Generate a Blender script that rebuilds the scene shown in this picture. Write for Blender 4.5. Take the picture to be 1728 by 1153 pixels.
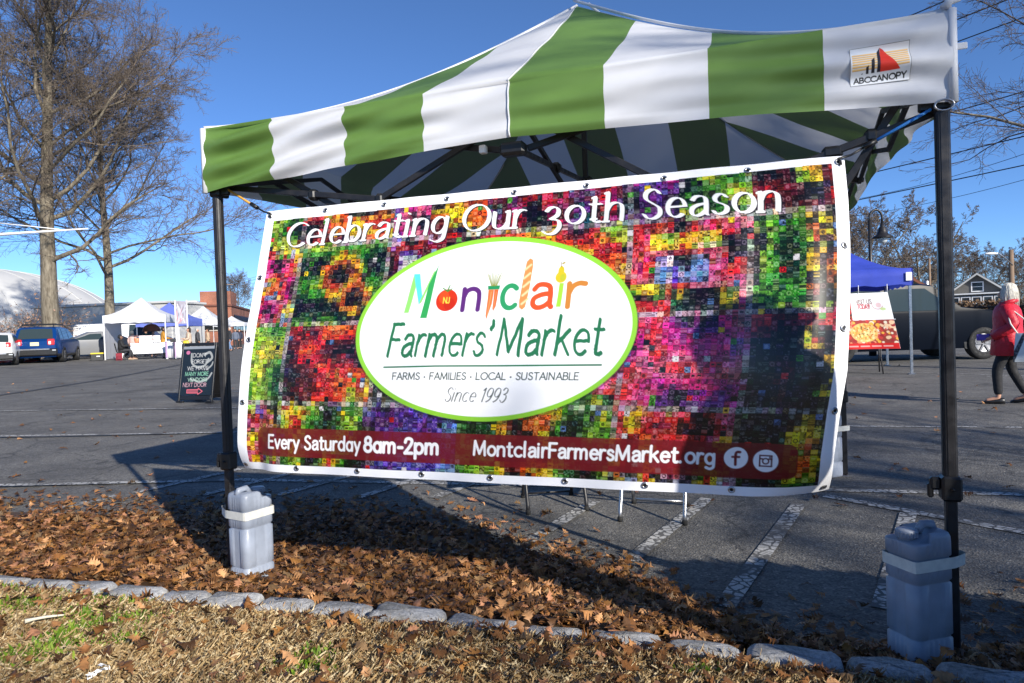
import bpy, math, random
import numpy as np
from mathutils import Vector, Matrix, Euler
R = math.radians
for o in list(bpy.data.objects): bpy.data.objects.remove(o)
sc = bpy.context.scene
COL = sc.collection
rng = random.Random(7)
nr = np.random.default_rng(7)

# ------------------------------------------------------------------ camera, sky, sun, exposure
CAM_H, PITCH, ROLL, FPX = 1.18475, .018017, .034187, 1170.0
cam = bpy.data.objects.new('camera', bpy.data.cameras.new('camera')); COL.objects.link(cam)
cam.data.sensor_width = 36; cam.data.lens = FPX/1728*36
cam.data.clip_start = .05; cam.data.clip_end = 3000
_cp, _sp, _cr, _sr = math.cos(PITCH), math.sin(PITCH), math.cos(ROLL), math.sin(ROLL)
_fw = Vector((0, _cp, -_sp)); _u0 = Vector((0, _sp, _cp)); _r0 = Vector((1, 0, 0))
_rt = _r0*_cr - _u0*_sr; _up = _r0*_sr + _u0*_cr
M = Matrix((_rt, _up, -_fw)).transposed().to_4x4(); M.translation = (0, 0, CAM_H)
cam.matrix_world = M
sc.camera = cam
def at(px, py, Y):
    """world point seen at photo pixel (px, py) at depth Y, used to survey where things stand"""
    a = (px-864)/FPX; b = -(py-576.5)/FPX
    v = _fw + _rt*a + _up*b
    return Vector((v.x*Y/v.y, Y, CAM_H + v.z*Y/v.y))

SUN_EL, SUN_AZ = R(24.0), math.atan2(.578, -.816)      # azimuth measured from +Y towards +X
sund = Vector((math.sin(SUN_AZ)*math.cos(SUN_EL), math.cos(SUN_AZ)*math.cos(SUN_EL), math.sin(SUN_EL)))
sun = bpy.data.objects.new('sun', bpy.data.lights.new('sun', 'SUN')); COL.objects.link(sun)
sun.data.energy = 4.4; sun.data.angle = R(.55); sun.data.color = (1, .94, .84)
sun.rotation_euler = sund.to_track_quat('Z', 'Y').to_euler()
w = bpy.data.worlds.new('World'); sc.world = w; w.use_nodes = True
nt = w.node_tree; bg = nt.nodes['Background']
sky = nt.nodes.new('ShaderNodeTexSky'); sky.sky_type = 'NISHITA'; sky.sun_disc = False
sky.sun_elevation = SUN_EL; sky.sun_rotation = SUN_AZ; sky.altitude = 3000
sky.air_density = .9; sky.dust_density = 0; sky.ozone_density = 7
nt.links.new(sky.outputs[0], bg.inputs[0]); bg.inputs[1].default_value = .108
sc.view_settings.view_transform = 'Standard'; sc.view_settings.look = 'None'
sc.view_settings.exposure = .74; sc.view_settings.gamma = 1
sc.render.engine = 'CYCLES'
sc.cycles.max_bounces = 6; sc.cycles.transparent_max_bounces = 8

# ------------------------------------------------------------------ helpers
def s2l(c):
    c = np.asarray(c, float)
    return np.where(c <= .04045, c/12.92, ((c+.055)/1.055)**2.4)
def tag(o, label=None, cat=None, group=None, kind=None):
    if label: o['label'] = label
    if cat: o['category'] = cat
    if group: o['group'] = group
    if kind: o['kind'] = kind
    return o
WL = {}
def thing(name, loc=(0, 0, 0), label=None, cat=None, group=None):
    o = bpy.data.objects.new(name, None); COL.objects.link(o)
    o.empty_display_size = .1
    o.location = loc; WL[o.name] = Vector(loc)
    return tag(o, label, cat, group)
def kids(o): return [c for c in COL.objects if c.parent == o]
def copy_tree(o, parent=None):
    c = o.copy(); COL.objects.link(c)
    if parent: c.parent = parent
    for ch in kids(o): copy_tree(ch, c)
    return c
class MB:
    def __init__(s): s.v = []; s.f = []; s.m = []; s.n = 0; s.sm = []; s.col = None
    def add(s, verts, faces, mi=0, smooth=False):
        b = s.n
        s.v.append(np.asarray(verts, float).reshape(-1, 3)); s.n += len(s.v[-1])
        s.f.extend([tuple(b+i for i in f) for f in faces])
        s.m.extend([mi]*len(faces)); s.sm.extend([smooth]*len(faces))
        return s
    def box(s, c, d, bev=0, rot=None, mi=0):
        hx, hy, hz = d[0]/2, d[1]/2, d[2]/2
        if bev <= 0:
            v = [(x*hx, y*hy, z*hz) for x in (-1, 1) for y in (-1, 1) for z in (-1, 1)]
            f = [(0, 1, 3, 2), (4, 6, 7, 5), (0, 4, 5, 1), (2, 3, 7, 6), (0, 2, 6, 4), (1, 5, 7, 3)]
        else:
            b = min(bev, hx*.95, hy*.95, hz*.95); v = []; idx = {}
            for x in (-1, 1):
                for y in (-1, 1):
                    for z in (-1, 1):
                        idx[x, y, z] = len(v)
                        v += [(x*hx, y*(hy-b), z*(hz-b)), (x*(hx-b), y*hy, z*(hz-b)), (x*(hx-b), y*(hy-b), z*hz)]
            f = []
            sg = (-1, 1)
            for x in sg:
                q = [idx[x, y, z] for y, z in ((-1, -1), (1, -1), (1, 1), (-1, 1))]; f.append(q if x > 0 else q[::-1])
            for y in sg:
                q = [idx[x, y, z]+1 for x, z in ((-1, -1), (-1, 1), (1, 1), (1, -1))]; f.append(q if y > 0 else q[::-1])
            for z in sg:
                q = [idx[x, y, z]+2 for x, y in ((-1, -1), (1, -1), (1, 1), (-1, 1))]; f.append(q if z > 0 else q[::-1])
            for x in sg:
                for y in sg: f.append((idx[x, y, -1], idx[x, y, 1], idx[x, y, 1]+1, idx[x, y, -1]+1)[::(1 if x*y < 0 else -1)])
            for x in sg:
                for z in sg: f.append((idx[x, -1, z], idx[x, 1, z], idx[x, 1, z]+2, idx[x, -1, z]+2)[::(-1 if x*z < 0 else 1)])
            for y in sg:
                for z in sg: f.append((idx[-1, y, z]+1, idx[1, y, z]+1, idx[1, y, z]+2, idx[-1, y, z]+2)[::(1 if y*z < 0 else -1)])
            for k, i in idx.items(): f.append((i, i+1, i+2)[::(1 if k[0]*k[1]*k[2] > 0 else -1)])
        v = np.array(v)
        if rot is not None:
            m = np.array((rot if isinstance(rot, Matrix) else Euler((0, 0, rot) if not hasattr(rot, '__len__') else rot).to_matrix()).to_3x3())
            v = v@m.T
        return s.add(v+np.array(c), f, mi)
    def tube(s, pts, r, n=8, mi=0, cap=True, smooth=True, square=False):
        pts = [Vector(p) for p in pts]; k = len(pts)
        rr = [r]*k if not hasattr(r, '__len__') else r
        V = []; ref = None
        for i, p in enumerate(pts):
            d = (pts[min(i+1, k-1)]-pts[max(i-1, 0)]).normalized()
            if ref is None: ref = Vector((0, 0, 1)) if abs(d.z) < .9 else Vector((1, 0, 0))
            x = (ref-d*ref.dot(d)).normalized(); y = d.cross(x); ref = x
            for j in range(n):
                a = 2*math.pi*(j+.5)/n
                q = p+(x*math.cos(a)+y*math.sin(a))*rr[i]*(1.414 if square else 1)
                V.append(q)
        F = [(i*n+j, i*n+(j+1) % n, (i+1)*n+(j+1) % n, (i+1)*n+j) for i in range(k-1) for j in range(n)]
        s.add(V, F, mi, smooth and not square)
        if cap:
            b = s.n-len(V)
            s.f += [tuple(b+j for j in range(n))[::-1], tuple(b+(k-1)*n+j for j in range(n))]; s.m += [mi]*2; s.sm += [False]*2
        return s
    def sqbar(s, a, b, w, h=None, mi=0, up=(0, 0, 1)):
        a, b = Vector(a), Vector(b); d = (b-a); L = d.length; d.normalize()
        u = Vector(up)
        if abs(d.dot(u)) > .95: u = Vector((-.33, .94, 0)) if 'TEY' not in globals() else TEY
        x = d.cross(u).normalized(); z = x.cross(d)
        m = Matrix((x, d, z)).transposed()
        return s.box((a+b)/2, (w, L, h or w), min(w, h or w)*.12, m, mi)
    def lathe(s, prof, c=(0, 0, 0), n=16, mi=0, smooth=True):
        V = [(c[0]+r*math.cos(2*math.pi*j/n), c[1]+r*math.sin(2*math.pi*j/n), c[2]+z) for r, z in prof for j in range(n)]
        F = [(i*n+j, i*n+(j+1) % n, (i+1)*n+(j+1) % n, (i+1)*n+j) for i in range(len(prof)-1) for j in range(n)]
        F += [tuple(range(n))[::-1], tuple((len(prof)-1)*n+j for j in range(n))]
        return s.add(V, F, mi, smooth)
    def rings(s, rings, mi=0, smooth=True, cap=True):
        n = len(rings[0]); V = [q for r in rings for q in r]
        F = [(i*n+j, i*n+(j+1) % n, (i+1)*n+(j+1) % n, (i+1)*n+j) for i in range(len(rings)-1) for j in range(n)]
        if cap: F += [tuple(range(n))[::-1], tuple((len(rings)-1)*n+j for j in range(n))]
        return s.add(V, F, mi, smooth)
    def prism(s, poly, vec, mi=0):
        n = len(poly); P = [Vector(p) for p in poly]; Q = [p+Vector(vec) for p in P]
        F = [tuple(range(n))[::-1], tuple(range(n, 2*n))]+[(i, (i+1) % n, n+(i+1) % n, n+i) for i in range(n)]
        return s.add(P+Q, F, mi)
    def build(s, name, mats, parent=None, loc=None, xf=None):
        V = np.concatenate(s.v)
        if xf is not None:
            m = np.array(xf); V = V@m[:3, :3].T+m[:3, 3]
        if parent is not None: off = WL[parent.name]
        else:
            off = Vector(loc) if loc is not None else Vector((float(V[:, 0].mean()), float(V[:, 1].mean()), float(V[:, 2].min())))
        me = bpy.data.meshes.new(name)
        me.from_pydata((V-np.array(off)).tolist(), [], s.f)
        for m_ in (mats if isinstance(mats, (list, tuple)) else [mats]): me.materials.append(m_)
        me.polygons.foreach_set('material_index', s.m)
        me.polygons.foreach_set('use_smooth', s.sm)
        me.update()
        o = bpy.data.objects.new(name, me); COL.objects.link(o)
        WL[o.name] = Vector(off)
        if parent is not None: o.parent = parent
        else: o.location = off
        return o
def fast_mesh(name, V, F, mat, parent=None, loc=(0, 0, 0), col=None, smooth=False, dom='POINT'):
    """V (n,3), F (m,k) with one k for every face"""
    V = np.asarray(V, np.float32)-np.array(loc, np.float32); F = np.asarray(F, np.int32)
    me = bpy.data.meshes.new(name); k = F.shape[1]
    me.vertices.add(len(V)); me.vertices.foreach_set('co', V.ravel())
    me.loops.add(F.size); me.loops.foreach_set('vertex_index', F.ravel())
    me.polygons.add(len(F)); me.polygons.foreach_set('loop_start', np.arange(0, F.size, k, dtype=np.int32))
    if smooth: me.polygons.foreach_set('use_smooth', np.ones(len(F), bool))
    if col is not None:
        a = me.color_attributes.new('paint', 'FLOAT_COLOR', 'POINT')
        c = np.ones((len(V), 4), np.float32); c[:, :3] = col; a.data.foreach_set('color', c.ravel())
    me.update(calc_edges=True); me.validate()
    me.materials.append(mat)
    o = bpy.data.objects.new(name, me); COL.objects.link(o)
    if parent is not None: o.parent = parent; WL[o.name] = WL[parent.name]
    else: o.location = loc; WL[o.name] = Vector(loc)
    return o

# ---- materials
def mat(name, col, rough=.6, metal=0, noise=0, nscale=20, bump=0, bscale=60, spec=.5, coat=0, trans=0, alpha_attr=None, attr=None, inner=None):
    m = bpy.data.materials.new(name); m.use_nodes = True
    t = m.node_tree; b = t.nodes['Principled BSDF']
    b.inputs['Base Color'].default_value = (*col, 1); b.inputs['Roughness'].default_value = rough
    b.inputs['Metallic'].default_value = metal; b.inputs['Specular IOR Level'].default_value = spec
    b.inputs['Coat Weight'].default_value = coat; b.inputs['Coat Roughness'].default_value = .08
    src = None
    if attr:
        a = t.nodes.new('ShaderNodeAttribute'); a.attribute_name = attr; src = a.outputs['Color']
    if noise:
        tc = t.nodes.new('ShaderNodeTexCoord'); n = t.nodes.new('ShaderNodeTexNoise'); n.inputs['Scale'].default_value = nscale; n.inputs['Detail'].default_value = 6
        t.links.new(tc.outputs['Object'], n.inputs['Vector'])
        mr = t.nodes.new('ShaderNodeMapRange'); mr.inputs['From Min'].default_value = .25; mr.inputs['From Max'].default_value = .75
        mr.inputs['To Min'].default_value = 1-noise; mr.inputs['To Max'].default_value = 1+noise
        t.links.new(n.outputs['Fac'], mr.inputs['Value'])
        vm = t.nodes.new('ShaderNodeVectorMath'); vm.operation = 'SCALE'
        if src: t.links.new(src, vm.inputs[0])
        else: vm.inputs[0].default_value = col
        t.links.new(mr.outputs[0], vm.inputs['Scale']); src = vm.outputs[0]
        mr2 = t.nodes.new('ShaderNodeMath'); mr2.operation = 'MULTIPLY'; mr2.inputs[1].default_value = rough
        t.links.new(mr.outputs[0], mr2.inputs[0]); t.links.new(mr2.outputs[0], b.inputs['Roughness'])
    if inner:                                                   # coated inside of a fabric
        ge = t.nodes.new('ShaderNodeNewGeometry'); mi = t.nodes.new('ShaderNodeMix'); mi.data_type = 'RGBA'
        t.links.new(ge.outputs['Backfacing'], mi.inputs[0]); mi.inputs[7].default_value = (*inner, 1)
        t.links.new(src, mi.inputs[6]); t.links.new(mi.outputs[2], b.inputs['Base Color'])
    elif src: t.links.new(src, b.inputs['Base Color'])
    if bump:
        tc = t.nodes.new('ShaderNodeTexCoord'); n = t.nodes.new('ShaderNodeTexNoise'); n.inputs['Scale'].default_value = bscale; n.inputs['Detail'].default_value = 5
        t.links.new(tc.outputs['Object'], n.inputs['Vector'])
        bp = t.nodes.new('ShaderNodeBump'); bp.inputs['Strength'].default_value = bump; bp.inputs['Distance'].default_value = .02
        t.links.new(n.outputs['Fac'], bp.inputs['Height']); t.links.new(bp.outputs[0], b.inputs['Normal'])
    if trans:
        out = t.nodes['Material Output']; tr = t.nodes.new('ShaderNodeBsdfTranslucent'); mx = t.nodes.new('ShaderNodeMixShader'); mx.inputs[0].default_value = trans
        if src: t.links.new(src, tr.inputs['Color'])
        else: tr.inputs['Color'].default_value = (*col, 1)
        t.links.new(b.outputs[0], mx.inputs[1]); t.links.new(tr.outputs[0], mx.inputs[2]); t.links.new(mx.outputs[0], out.inputs['Surface'])
    return m
def glass_mat(name, col=(.02, .025, .03), rough=.04):
    return mat(name, col, rough, 0, spec=.3, coat=0)

MT = dict(
    steel_dark=mat('dark powder coated steel', (.022, .021, .023), .42, .2, noise=.35, nscale=25, bump=.06, bscale=400),
    black=mat('black plastic', (.012, .012, .013), .4, noise=.3, nscale=30),
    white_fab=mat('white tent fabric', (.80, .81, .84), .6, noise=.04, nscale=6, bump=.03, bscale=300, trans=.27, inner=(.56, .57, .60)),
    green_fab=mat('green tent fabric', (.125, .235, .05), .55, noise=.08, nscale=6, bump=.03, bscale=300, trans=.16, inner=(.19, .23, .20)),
    white=mat('white paint', (.8, .8, .8), .5, noise=.05, nscale=8),
    white_cloth=mat('white cloth', (.82, .82, .84), .8, noise=.04, nscale=5, trans=.12),
    jug=mat('grey blue plastic', (.32, .355, .425), .38, noise=.14, nscale=14, bump=.05, bscale=50, trans=.1),
    tape=mat('off white tape', (.72, .70, .62), .6, noise=.1, nscale=40),
    metal=mat('bare steel', (.45, .45, .46), .32, .9, noise=.2, nscale=30),
    rubber=mat('rubber', (.015, .015, .015), .8, noise=.3, nscale=30),
    blue_cord=mat('blue cord', (.03, .22, .62), .6, noise=.15, nscale=80),
    orange_cord=mat('orange cord', (.55, .28, .04), .6, noise=.15, nscale=80),
    paint=mat('printed vinyl', (.8, .8, .8), .3, spec=.5, attr='paint', noise=.03, nscale=3),
    print_matte=mat('printed board', (.8, .8, .8), .6, attr='paint', noise=.04, nscale=8),
    glass=glass_mat('dark car glass', (.03, .045, .05)),
)

# ------------------------------------------------------------------ a little paint box for printed sheets
def catmull(P, n=7):
    P = [np.array(q, float) for q in P]
    if len(P) < 3: return np.array(P)
    closed = np.allclose(P[0], P[-1])
    out = []
    for i in range(len(P)-1):
        p0 = P[i-1] if i > 0 else (P[-2] if closed else 2*P[0]-P[1])
        p3 = P[i+2] if i+2 < len(P) else (P[1] if closed else 2*P[-1]-P[-2])
        p1, p2 = P[i], P[i+1]
        for k in range(n):
            t = k/n
            out.append(.5*((2*p1)+(-p0+p2)*t+(2*p0-5*p1+4*p2-p3)*t*t+(-p0+3*p1-3*p2+p3)*t**3))
    out.append(P[-1]); return np.array(out)
def _p(*a): return ('p', [(a[i], a[i+1]) for i in range(0, len(a), 2)])
def _s(*a): return ('s', [(a[i], a[i+1]) for i in range(0, len(a), 2)])
def _e(cx, cy, rx, ry, a0=0, a1=360, n=20):
    return ('p', [(cx+rx*math.cos(R(a0+(a1-a0)*i/n)), cy+ry*math.sin(R(a0+(a1-a0)*i/n))) for i in range(n+1)])
XH = .66
GL = {
 ' ': (.34, []),
 'A': (.80, [_p(0, 0, .36, 1), _p(.36, 1, .74, 0), _p(.14, .34, .60, .34)]),
 'B': (.66, [_p(0, 0, 0, 1), _s(0, 1, .32, 1, .48, .88, .46, .64, .28, .53, 0, .53), _s(0, .53, .36, .53, .54, .4, .52, .12, .32, 0, 0, 0)]),
 'C': (.80, [_e(.46, .5, .46, .5, 48, 312)]),
 'D': (.80, [_p(0, 0, 0, 1), _s(0, 1, .3, 1, .6, .84, .68, .5, .6, .16, .3, 0, 0, 0)]),
 'E': (.60, [_p(0, 0, 0, 1), _p(0, 1, .48, 1), _p(0, .52, .42, .52), _p(0, 0, .5, 0)]),
 'F': (.56, [_p(0, 0, 0, 1), _p(0, 1, .48, 1), _p(0, .52, .42, .52)]),
 'G': (.84, [_e(.46, .5, .46, .5, 48, 330), _p(.52, .48, .86, .48), _p(.86, .48, .86, .15)]),
 'H': (.78, [_p(0, 0, 0, 1), _p(.64, 0, .64, 1), _p(0, .52, .64, .52)]),
 'I': (.18, [_p(0, 0, 0, 1)]),
 'J': (.42, [_s(.28, 1, .28, .2, .2, .02, .04, .02, -.06, .12)]),
 'L': (.54, [_p(0, 0, 0, 1), _p(0, 0, .46, 0)]),
 'M': (.98, [_p(0, 0, .06, 1), _p(.06, 1, .42, .1), _p(.42, .1, .78, 1), _p(.78, 1, .84, 0)]),
 'N': (.82, [_p(0, 0, 0, 1), _p(0, 1, .66, 0), _p(.66, 0, .66, 1)]),
 'O': (.98, [_e(.45, .5, .45, .5)]),
 'P': (.62, [_p(0, 0, 0, 1), _s(0, 1, .32, 1, .52, .86, .5, .58, .3, .46, 0, .46)]),
 'R': (.66, [_p(0, 0, 0, 1), _s(0, 1, .32, 1, .5, .87, .48, .6, .3, .5, 0, .5), _p(.26, .5, .56, 0)]),
 'S': (.60, [_s(.46, .86, .36, .98, .2, 1, .05, .88, .06, .68, .26, .52, .46, .36, .48, .14, .32, 0, .12, .02, 0, .16)]),
 'T': (.66, [_p(.3, 0, .3, 1), _p(0, 1, .6, 1)]),
 'U': (.80, [_s(0, 1, 0, .34, .1, .06, .32, 0, .54, .06, .64, .34, .64, 1)]),
 'V': (.74, [_p(0, 1, .34, 0), _p(.34, 0, .68, 1)]),
 'W': (1.06, [_p(0, 1, .24, 0), _p(.24, 0, .5, .9), _p(.5, .9, .76, 0), _p(.76, 0, 1, 1)]),
 'X': (.70, [_p(0, 0, .6, 1), _p(0, 1, .6, 0)]),
 'Y': (.70, [_p(0, 1, .32, .5), _p(.64, 1, .32, .5), _p(.32, .5, .32, 0)]),
 'a': (.62, [_e(.25, .33, .25, .33), _p(.5, .66, .5, 0)]),
 'ä': (.58, [_s(.05, .53, .14, .64, .28, .66, .42, .6, .46, .44, .46, .1, .5, .01), _s(.46, .4, .24, .37, .06, .27, .04, .1, .15, 0, .32, .04, .46, .17)]),
 'b': (.64, [_p(0, 1.05, 0, 0), _e(.26, .33, .26, .33)]),
 'c': (.62, [_e(.3, .33, .29, .33, 48, 312)]),
 'd': (.66, [_e(.26, .33, .26, .33), _p(.52, 1.05, .52, 0)]),
 'e': (.60, [_p(.03, .36, .53, .36), _e(.28, .33, .26, .33, 5, 315)]),
 'g': (.64, [_e(.25, .34, .25, .32), _s(.5, .66, .5, .0, .46, -.22, .26, -.32, .04, -.24)]),
 'h': (.62, [_p(0, 1.05, 0, 0), _s(0, .4, .1, .6, .28, .66, .44, .58, .48, .4, .48, 0)]),
 'i': (.20, [_p(0, .66, 0, 0), _p(0, .9, 0, .92)]),
 'k': (.56, [_p(0, 1.05, 0, 0), _p(.42, .66, .02, .3), _p(.16, .42, .48, 0)]),
 'l': (.20, [_p(0, 1.05, 0, 0)]),
 'm': (.94, [_p(0, .66, 0, 0), _s(0, .4, .08, .6, .22, .66, .34, .6, .39, .42, .39, 0), _s(.39, .4, .48, .6, .62, .66, .74, .58, .78, .42, .78, 0)]),
 'n': (.62, [_p(0, .66, 0, 0), _s(0, .4, .1, .6, .28, .66, .44, .58, .48, .4, .48, 0)]),
 'o': (.64, [_e(.28, .33, .28, .33)]),
 'p': (.64, [_p(0, .66, 0, -.34), _e(.26, .33, .26, .33)]),
 'r': (.40, [_p(0, .66, 0, 0), _s(0, .38, .08, .58, .2, .66, .32, .64)]),
 's': (.48, [_s(.36, .56, .26, .66, .12, .66, .03, .55, .08, .42, .24, .34, .37, .24, .36, .08, .22, 0, .08, .02, 0, .12)]),
 't': (.44, [_p(.14, .92, .14, .12), _s(.14, .2, .16, .04, .26, 0, .36, .03), _p(0, .66, .34, .66)]),
 'u': (.62, [_s(0, .66, 0, .24, .06, .06, .22, 0, .38, .06, .48, .24), _p(.48, .66, .48, 0)]),
 'v': (.56, [_p(0, .66, .24, 0), _p(.24, 0, .48, .66)]),
 'y': (.56, [_p(0, .66, .26, .02), _p(.5, .66, .14, -.32)]),
 '0': (.72, [_e(.3, .5, .3, .5)]), '1': (.36, [_p(0, .82, .18, 1), _p(.18, 1, .18, 0)]),
 '2': (.62, [_s(.02, .74, .08, .94, .26, 1, .44, .92, .47, .72, .34, .46, 0, 0), _p(0, 0, .5, 0)]),
 '3': (.60, [_s(.03, .84, .14, .98, .3, 1, .44, .88, .42, .66, .2, .54), _s(.2, .54, .44, .48, .5, .24, .36, .02, .16, 0, 0, .14)]),
 '8': (.62, [_e(.26, .76, .2, .24), _e(.26, .27, .26, .27)]),
 '9': (.62, [_e(.26, .68, .26, .32), _s(.52, .7, .5, .4, .36, .14, .12, 0)]),
 '-': (.40, [_p(.03, .36, .3, .36)]), '.': (.24, [_p(0, .02, 0, .04)]), "'": (.22, [_s(.06, 1.02, .08, .9, 0, .78)]), '!': (.22, [_p(0, 1, 0, .3), _p(0, .02, 0, .04)]),
 '•': (.30, [_e(.08, .36, .05, .05)]),
 'ø': (.64, [_e(.28, .33, .28, .33)]),
 'ʒ': (.60, [_s(.03, .52, .14, .64, .3, .66, .42, .56, .4, .36, .2, .22), _s(.2, .22, .44, .16, .5, -.08, .36, -.3, .16, -.34, 0, -.24)]),
}
class Canvas:
    def __init__(s, wm, hm, res, col):
        s.res = res; s.nx = int(round(wm/res))+1; s.ny = int(round(hm/res))+1; s.wm, s.hm = wm, hm
        s.a = np.empty((s.ny, s.nx, 3), np.float32); s.a[:] = s2l(col)
    def reg(s, x0, y0, x1, y1, pad=0):
        i0 = max(0, int((x0-pad)/s.res)-1); i1 = min(s.nx, int((x1+pad)/s.res)+3); j0 = max(0, int((y0-pad)/s.res)-1); j1 = min(s.ny, int((y1+pad)/s.res)+3)
        if i1 <= i0 or j1 <= j0: return None
        Y, X = np.mgrid[j0:j1, i0:i1]
        return (slice(j0, j1), slice(i0, i1)), X*s.res, Y*s.res
    def put(s, sl, mask, col, al=1):
        m = (np.clip(mask, 0, 1)*al)[..., None]
        c = s2l(col) if not (isinstance(col, np.ndarray) and col.ndim == 3) else col
        s.a[sl] = s.a[sl]*(1-m)+c*m
    def ell(s, cx, cy, rx, ry, col, al=1, ang=0):
        m = max(rx, ry); g = s.reg(cx-m, cy-m, cx+m, cy+m)
        if g is None: return
        sl, X, Y = g; c, q = math.cos(ang), math.sin(ang)
        x = ((X-cx)*c+(Y-cy)*q)/rx; y = (-(X-cx)*q+(Y-cy)*c)/ry
        s.put(sl, (1-np.hypot(x, y))*min(rx, ry)/s.res+.5, col, al)
    def poly(s, P, col, al=1, rnd=0):
        P = np.array(P, float); g = s.reg(P[:, 0].min(), P[:, 1].min(), P[:, 0].max(), P[:, 1].max(), rnd)
        if g is None: return
        sl, X, Y = g; ins = np.zeros(X.shape, bool); d = np.full(X.shape, 1e9)
        for i in range(len(P)):
            (xa, ya), (xb, yb) = P[i], P[(i+1) % len(P)]
            if ya != yb: ins ^= ((ya > Y) != (yb > Y)) & (X < (xb-xa)*(Y-ya)/(yb-ya)+xa)
            L = (xb-xa)**2+(yb-ya)**2+1e-12; t = np.clip(((X-xa)*(xb-xa)+(Y-ya)*(yb-ya))/L, 0, 1)
            d = np.minimum(d, np.hypot(X-xa-t*(xb-xa), Y-ya-t*(yb-ya)))
        sd = np.where(ins, d, -d)+rnd
        s.put(sl, sd/s.res+.5, col, al)
    def stroke(s, P, wd, col, al=1, pen=(1, 0)):
        """polyline P drawn with an elliptical nib: wd wide along angle pen[1], wd*pen[0] across"""
        P = np.array(P, float)
        c, q = math.cos(pen[1]), math.sin(pen[1]); k = 1/pen[0]
        tf = lambda x, y: (x*c+y*q, (-x*q+y*c)*k)
        g = s.reg(P[:, 0].min(), P[:, 1].min(), P[:, 0].max(), P[:, 1].max(), wd)
        if g is None: return
        sl, X, Y = g; X, Y = tf(X, Y); px, py = tf(P[:, 0], P[:, 1]); d = np.full(X.shape, 1e9)
        if len(P) == 1: d = np.hypot(X-px[0], Y-py[0])
        for i in range(len(P)-1):
            xa, ya, xb, yb = px[i], py[i], px[i+1], py[i+1]
            L = (xb-xa)**2+(yb-ya)**2+1e-12; t = np.clip(((X-xa)*(xb-xa)+(Y-ya)*(yb-ya))/L, 0, 1)
            d = np.minimum(d, np.hypot(X-xa-t*(xb-xa), Y-ya-t*(yb-ya)))
        s.put(sl, (wd/2-d)/s.res*min(1, .5+.5*pen[0])+.5, col, al)
    def text(s, txt, x, y, cap, wd, col, width=None, slant=0, pen=(1, 0), al=1, serif=0, jit=0, path=None, space=1.0, shadow=None, seed=1):
        rr = random.Random(seed)
        adv = [GL[ch][0]*space+(.0 if space == 1 else 0) for ch in txt]
        gap = .10
        tot = sum(adv)+gap*len(txt)
        sx = cap if width is None else width/tot
        passes = ([(shadow[0], shadow[1], shadow[2])] if shadow else [])+[(0, 0, col)]
        for dx, dy, cc in passes:
            cx = 0; rr = random.Random(seed)
            for ch, a in zip(txt, adv):
                for kind, P in GL[ch][1]:
                    Q = catmull(P) if kind == 's' else np.array(P)
                    if serif and kind == 'p' and len(P) == 2 and abs(P[0][0]-P[1][0]) < .02 and abs(P[0][1]-P[1][1]) > .3:
                        for (qx, qy), top in ((max(P, key=lambda q: q[1]), 1), (min(P, key=lambda q: q[1]), 0)):
                            e = [(qx-serif, qy-(.03 if top else 0)), (qx+(.02 if top else serif), qy)]
                            s.stroke(s._map(e, x+dx, y+dy, cx, sx, cap, slant, path), wd*.42, cc, al)
                    if jit:
                        if len(Q) == 2: Q = np.array([Q[0]+(Q[1]-Q[0])*t for t in np.linspace(0, 1, 7)])
                        Q = Q+np.array([[rr.uniform(-jit, jit), rr.uniform(-jit, jit)] for _ in Q])
                    s.stroke(s._map(Q, x+dx, y+dy, cx, sx, cap, slant, path), wd*(1 if not jit else rr.uniform(.9, 1.15)), cc, al, pen)
                cx += a+gap
    def _map(s, Q, x, y, cx, sx, cap, slant, path):
        o = []
        for qx, qy in Q:
            X = x+(cx+qx)*sx+qy*cap*slant; Y = y-qy*cap
            if path: Y += path(X)
            o.append((X, Y))
        return o
    def sheet(s, name, P, mat_, parent=None, loc=(0, 0, 0), smooth=True):
        """mesh of the sheet; P(U, V) -> (n,3) world points, U,V in metres, V downwards"""
        V, U = np.mgrid[0:s.ny, 0:s.nx]
        pts = P(U.ravel()*s.wm/(s.nx-1), V.ravel()*s.hm/(s.ny-1))
        i = (V[:-1, :-1]*s.nx+U[:-1, :-1]).ravel()
        F = np.stack([i, i+s.nx, i+s.nx+1, i+1], 1)
        off = WL[parent.name] if parent is not None else loc
        return fast_mesh(name, pts, F, mat_, parent, off, s.a.reshape(-1, 3), smooth)
# ------------------------------------------------------------------ ground
def gz(x, y=0): return .016*max(0., -x-6.) if x < 0 else 0.
KERB = [(-9., 5.1), (-4.6, 3.86), (-2.44, 3.235), (-.91, 2.81), (.25, 2.44), (1.48, 2.03), (2.4, 1.72), (4.3, 1.0), (9, -1.2)]
def kerb_y(x): return float(np.interp(x, [k[0] for k in KERB], [k[1] for k in KERB]))
def ground_mat(name, build):
    m = bpy.data.materials.new(name); m.use_nodes = True; build(m.node_tree, m.node_tree.nodes['Principled BSDF']); return m
def N(t, k, **kw):
    n = t.nodes.new(k)
    for a, v in kw.items():
        if a in n.inputs: n.inputs[a].default_value = v
        else: setattr(n, a, v)
    return n
def ramp(t, src, stops):
    r = t.nodes.new('ShaderNodeValToRGB'); t.links.new(src, r.inputs[0])
    e = r.color_ramp.elements
    while len(e) < len(stops): e.new(.5)
    for k, (p, c) in zip(e, stops): k.position = p; k.color = (*c, 1) if len(c) == 3 else c
    return r.outputs[0]
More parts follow.
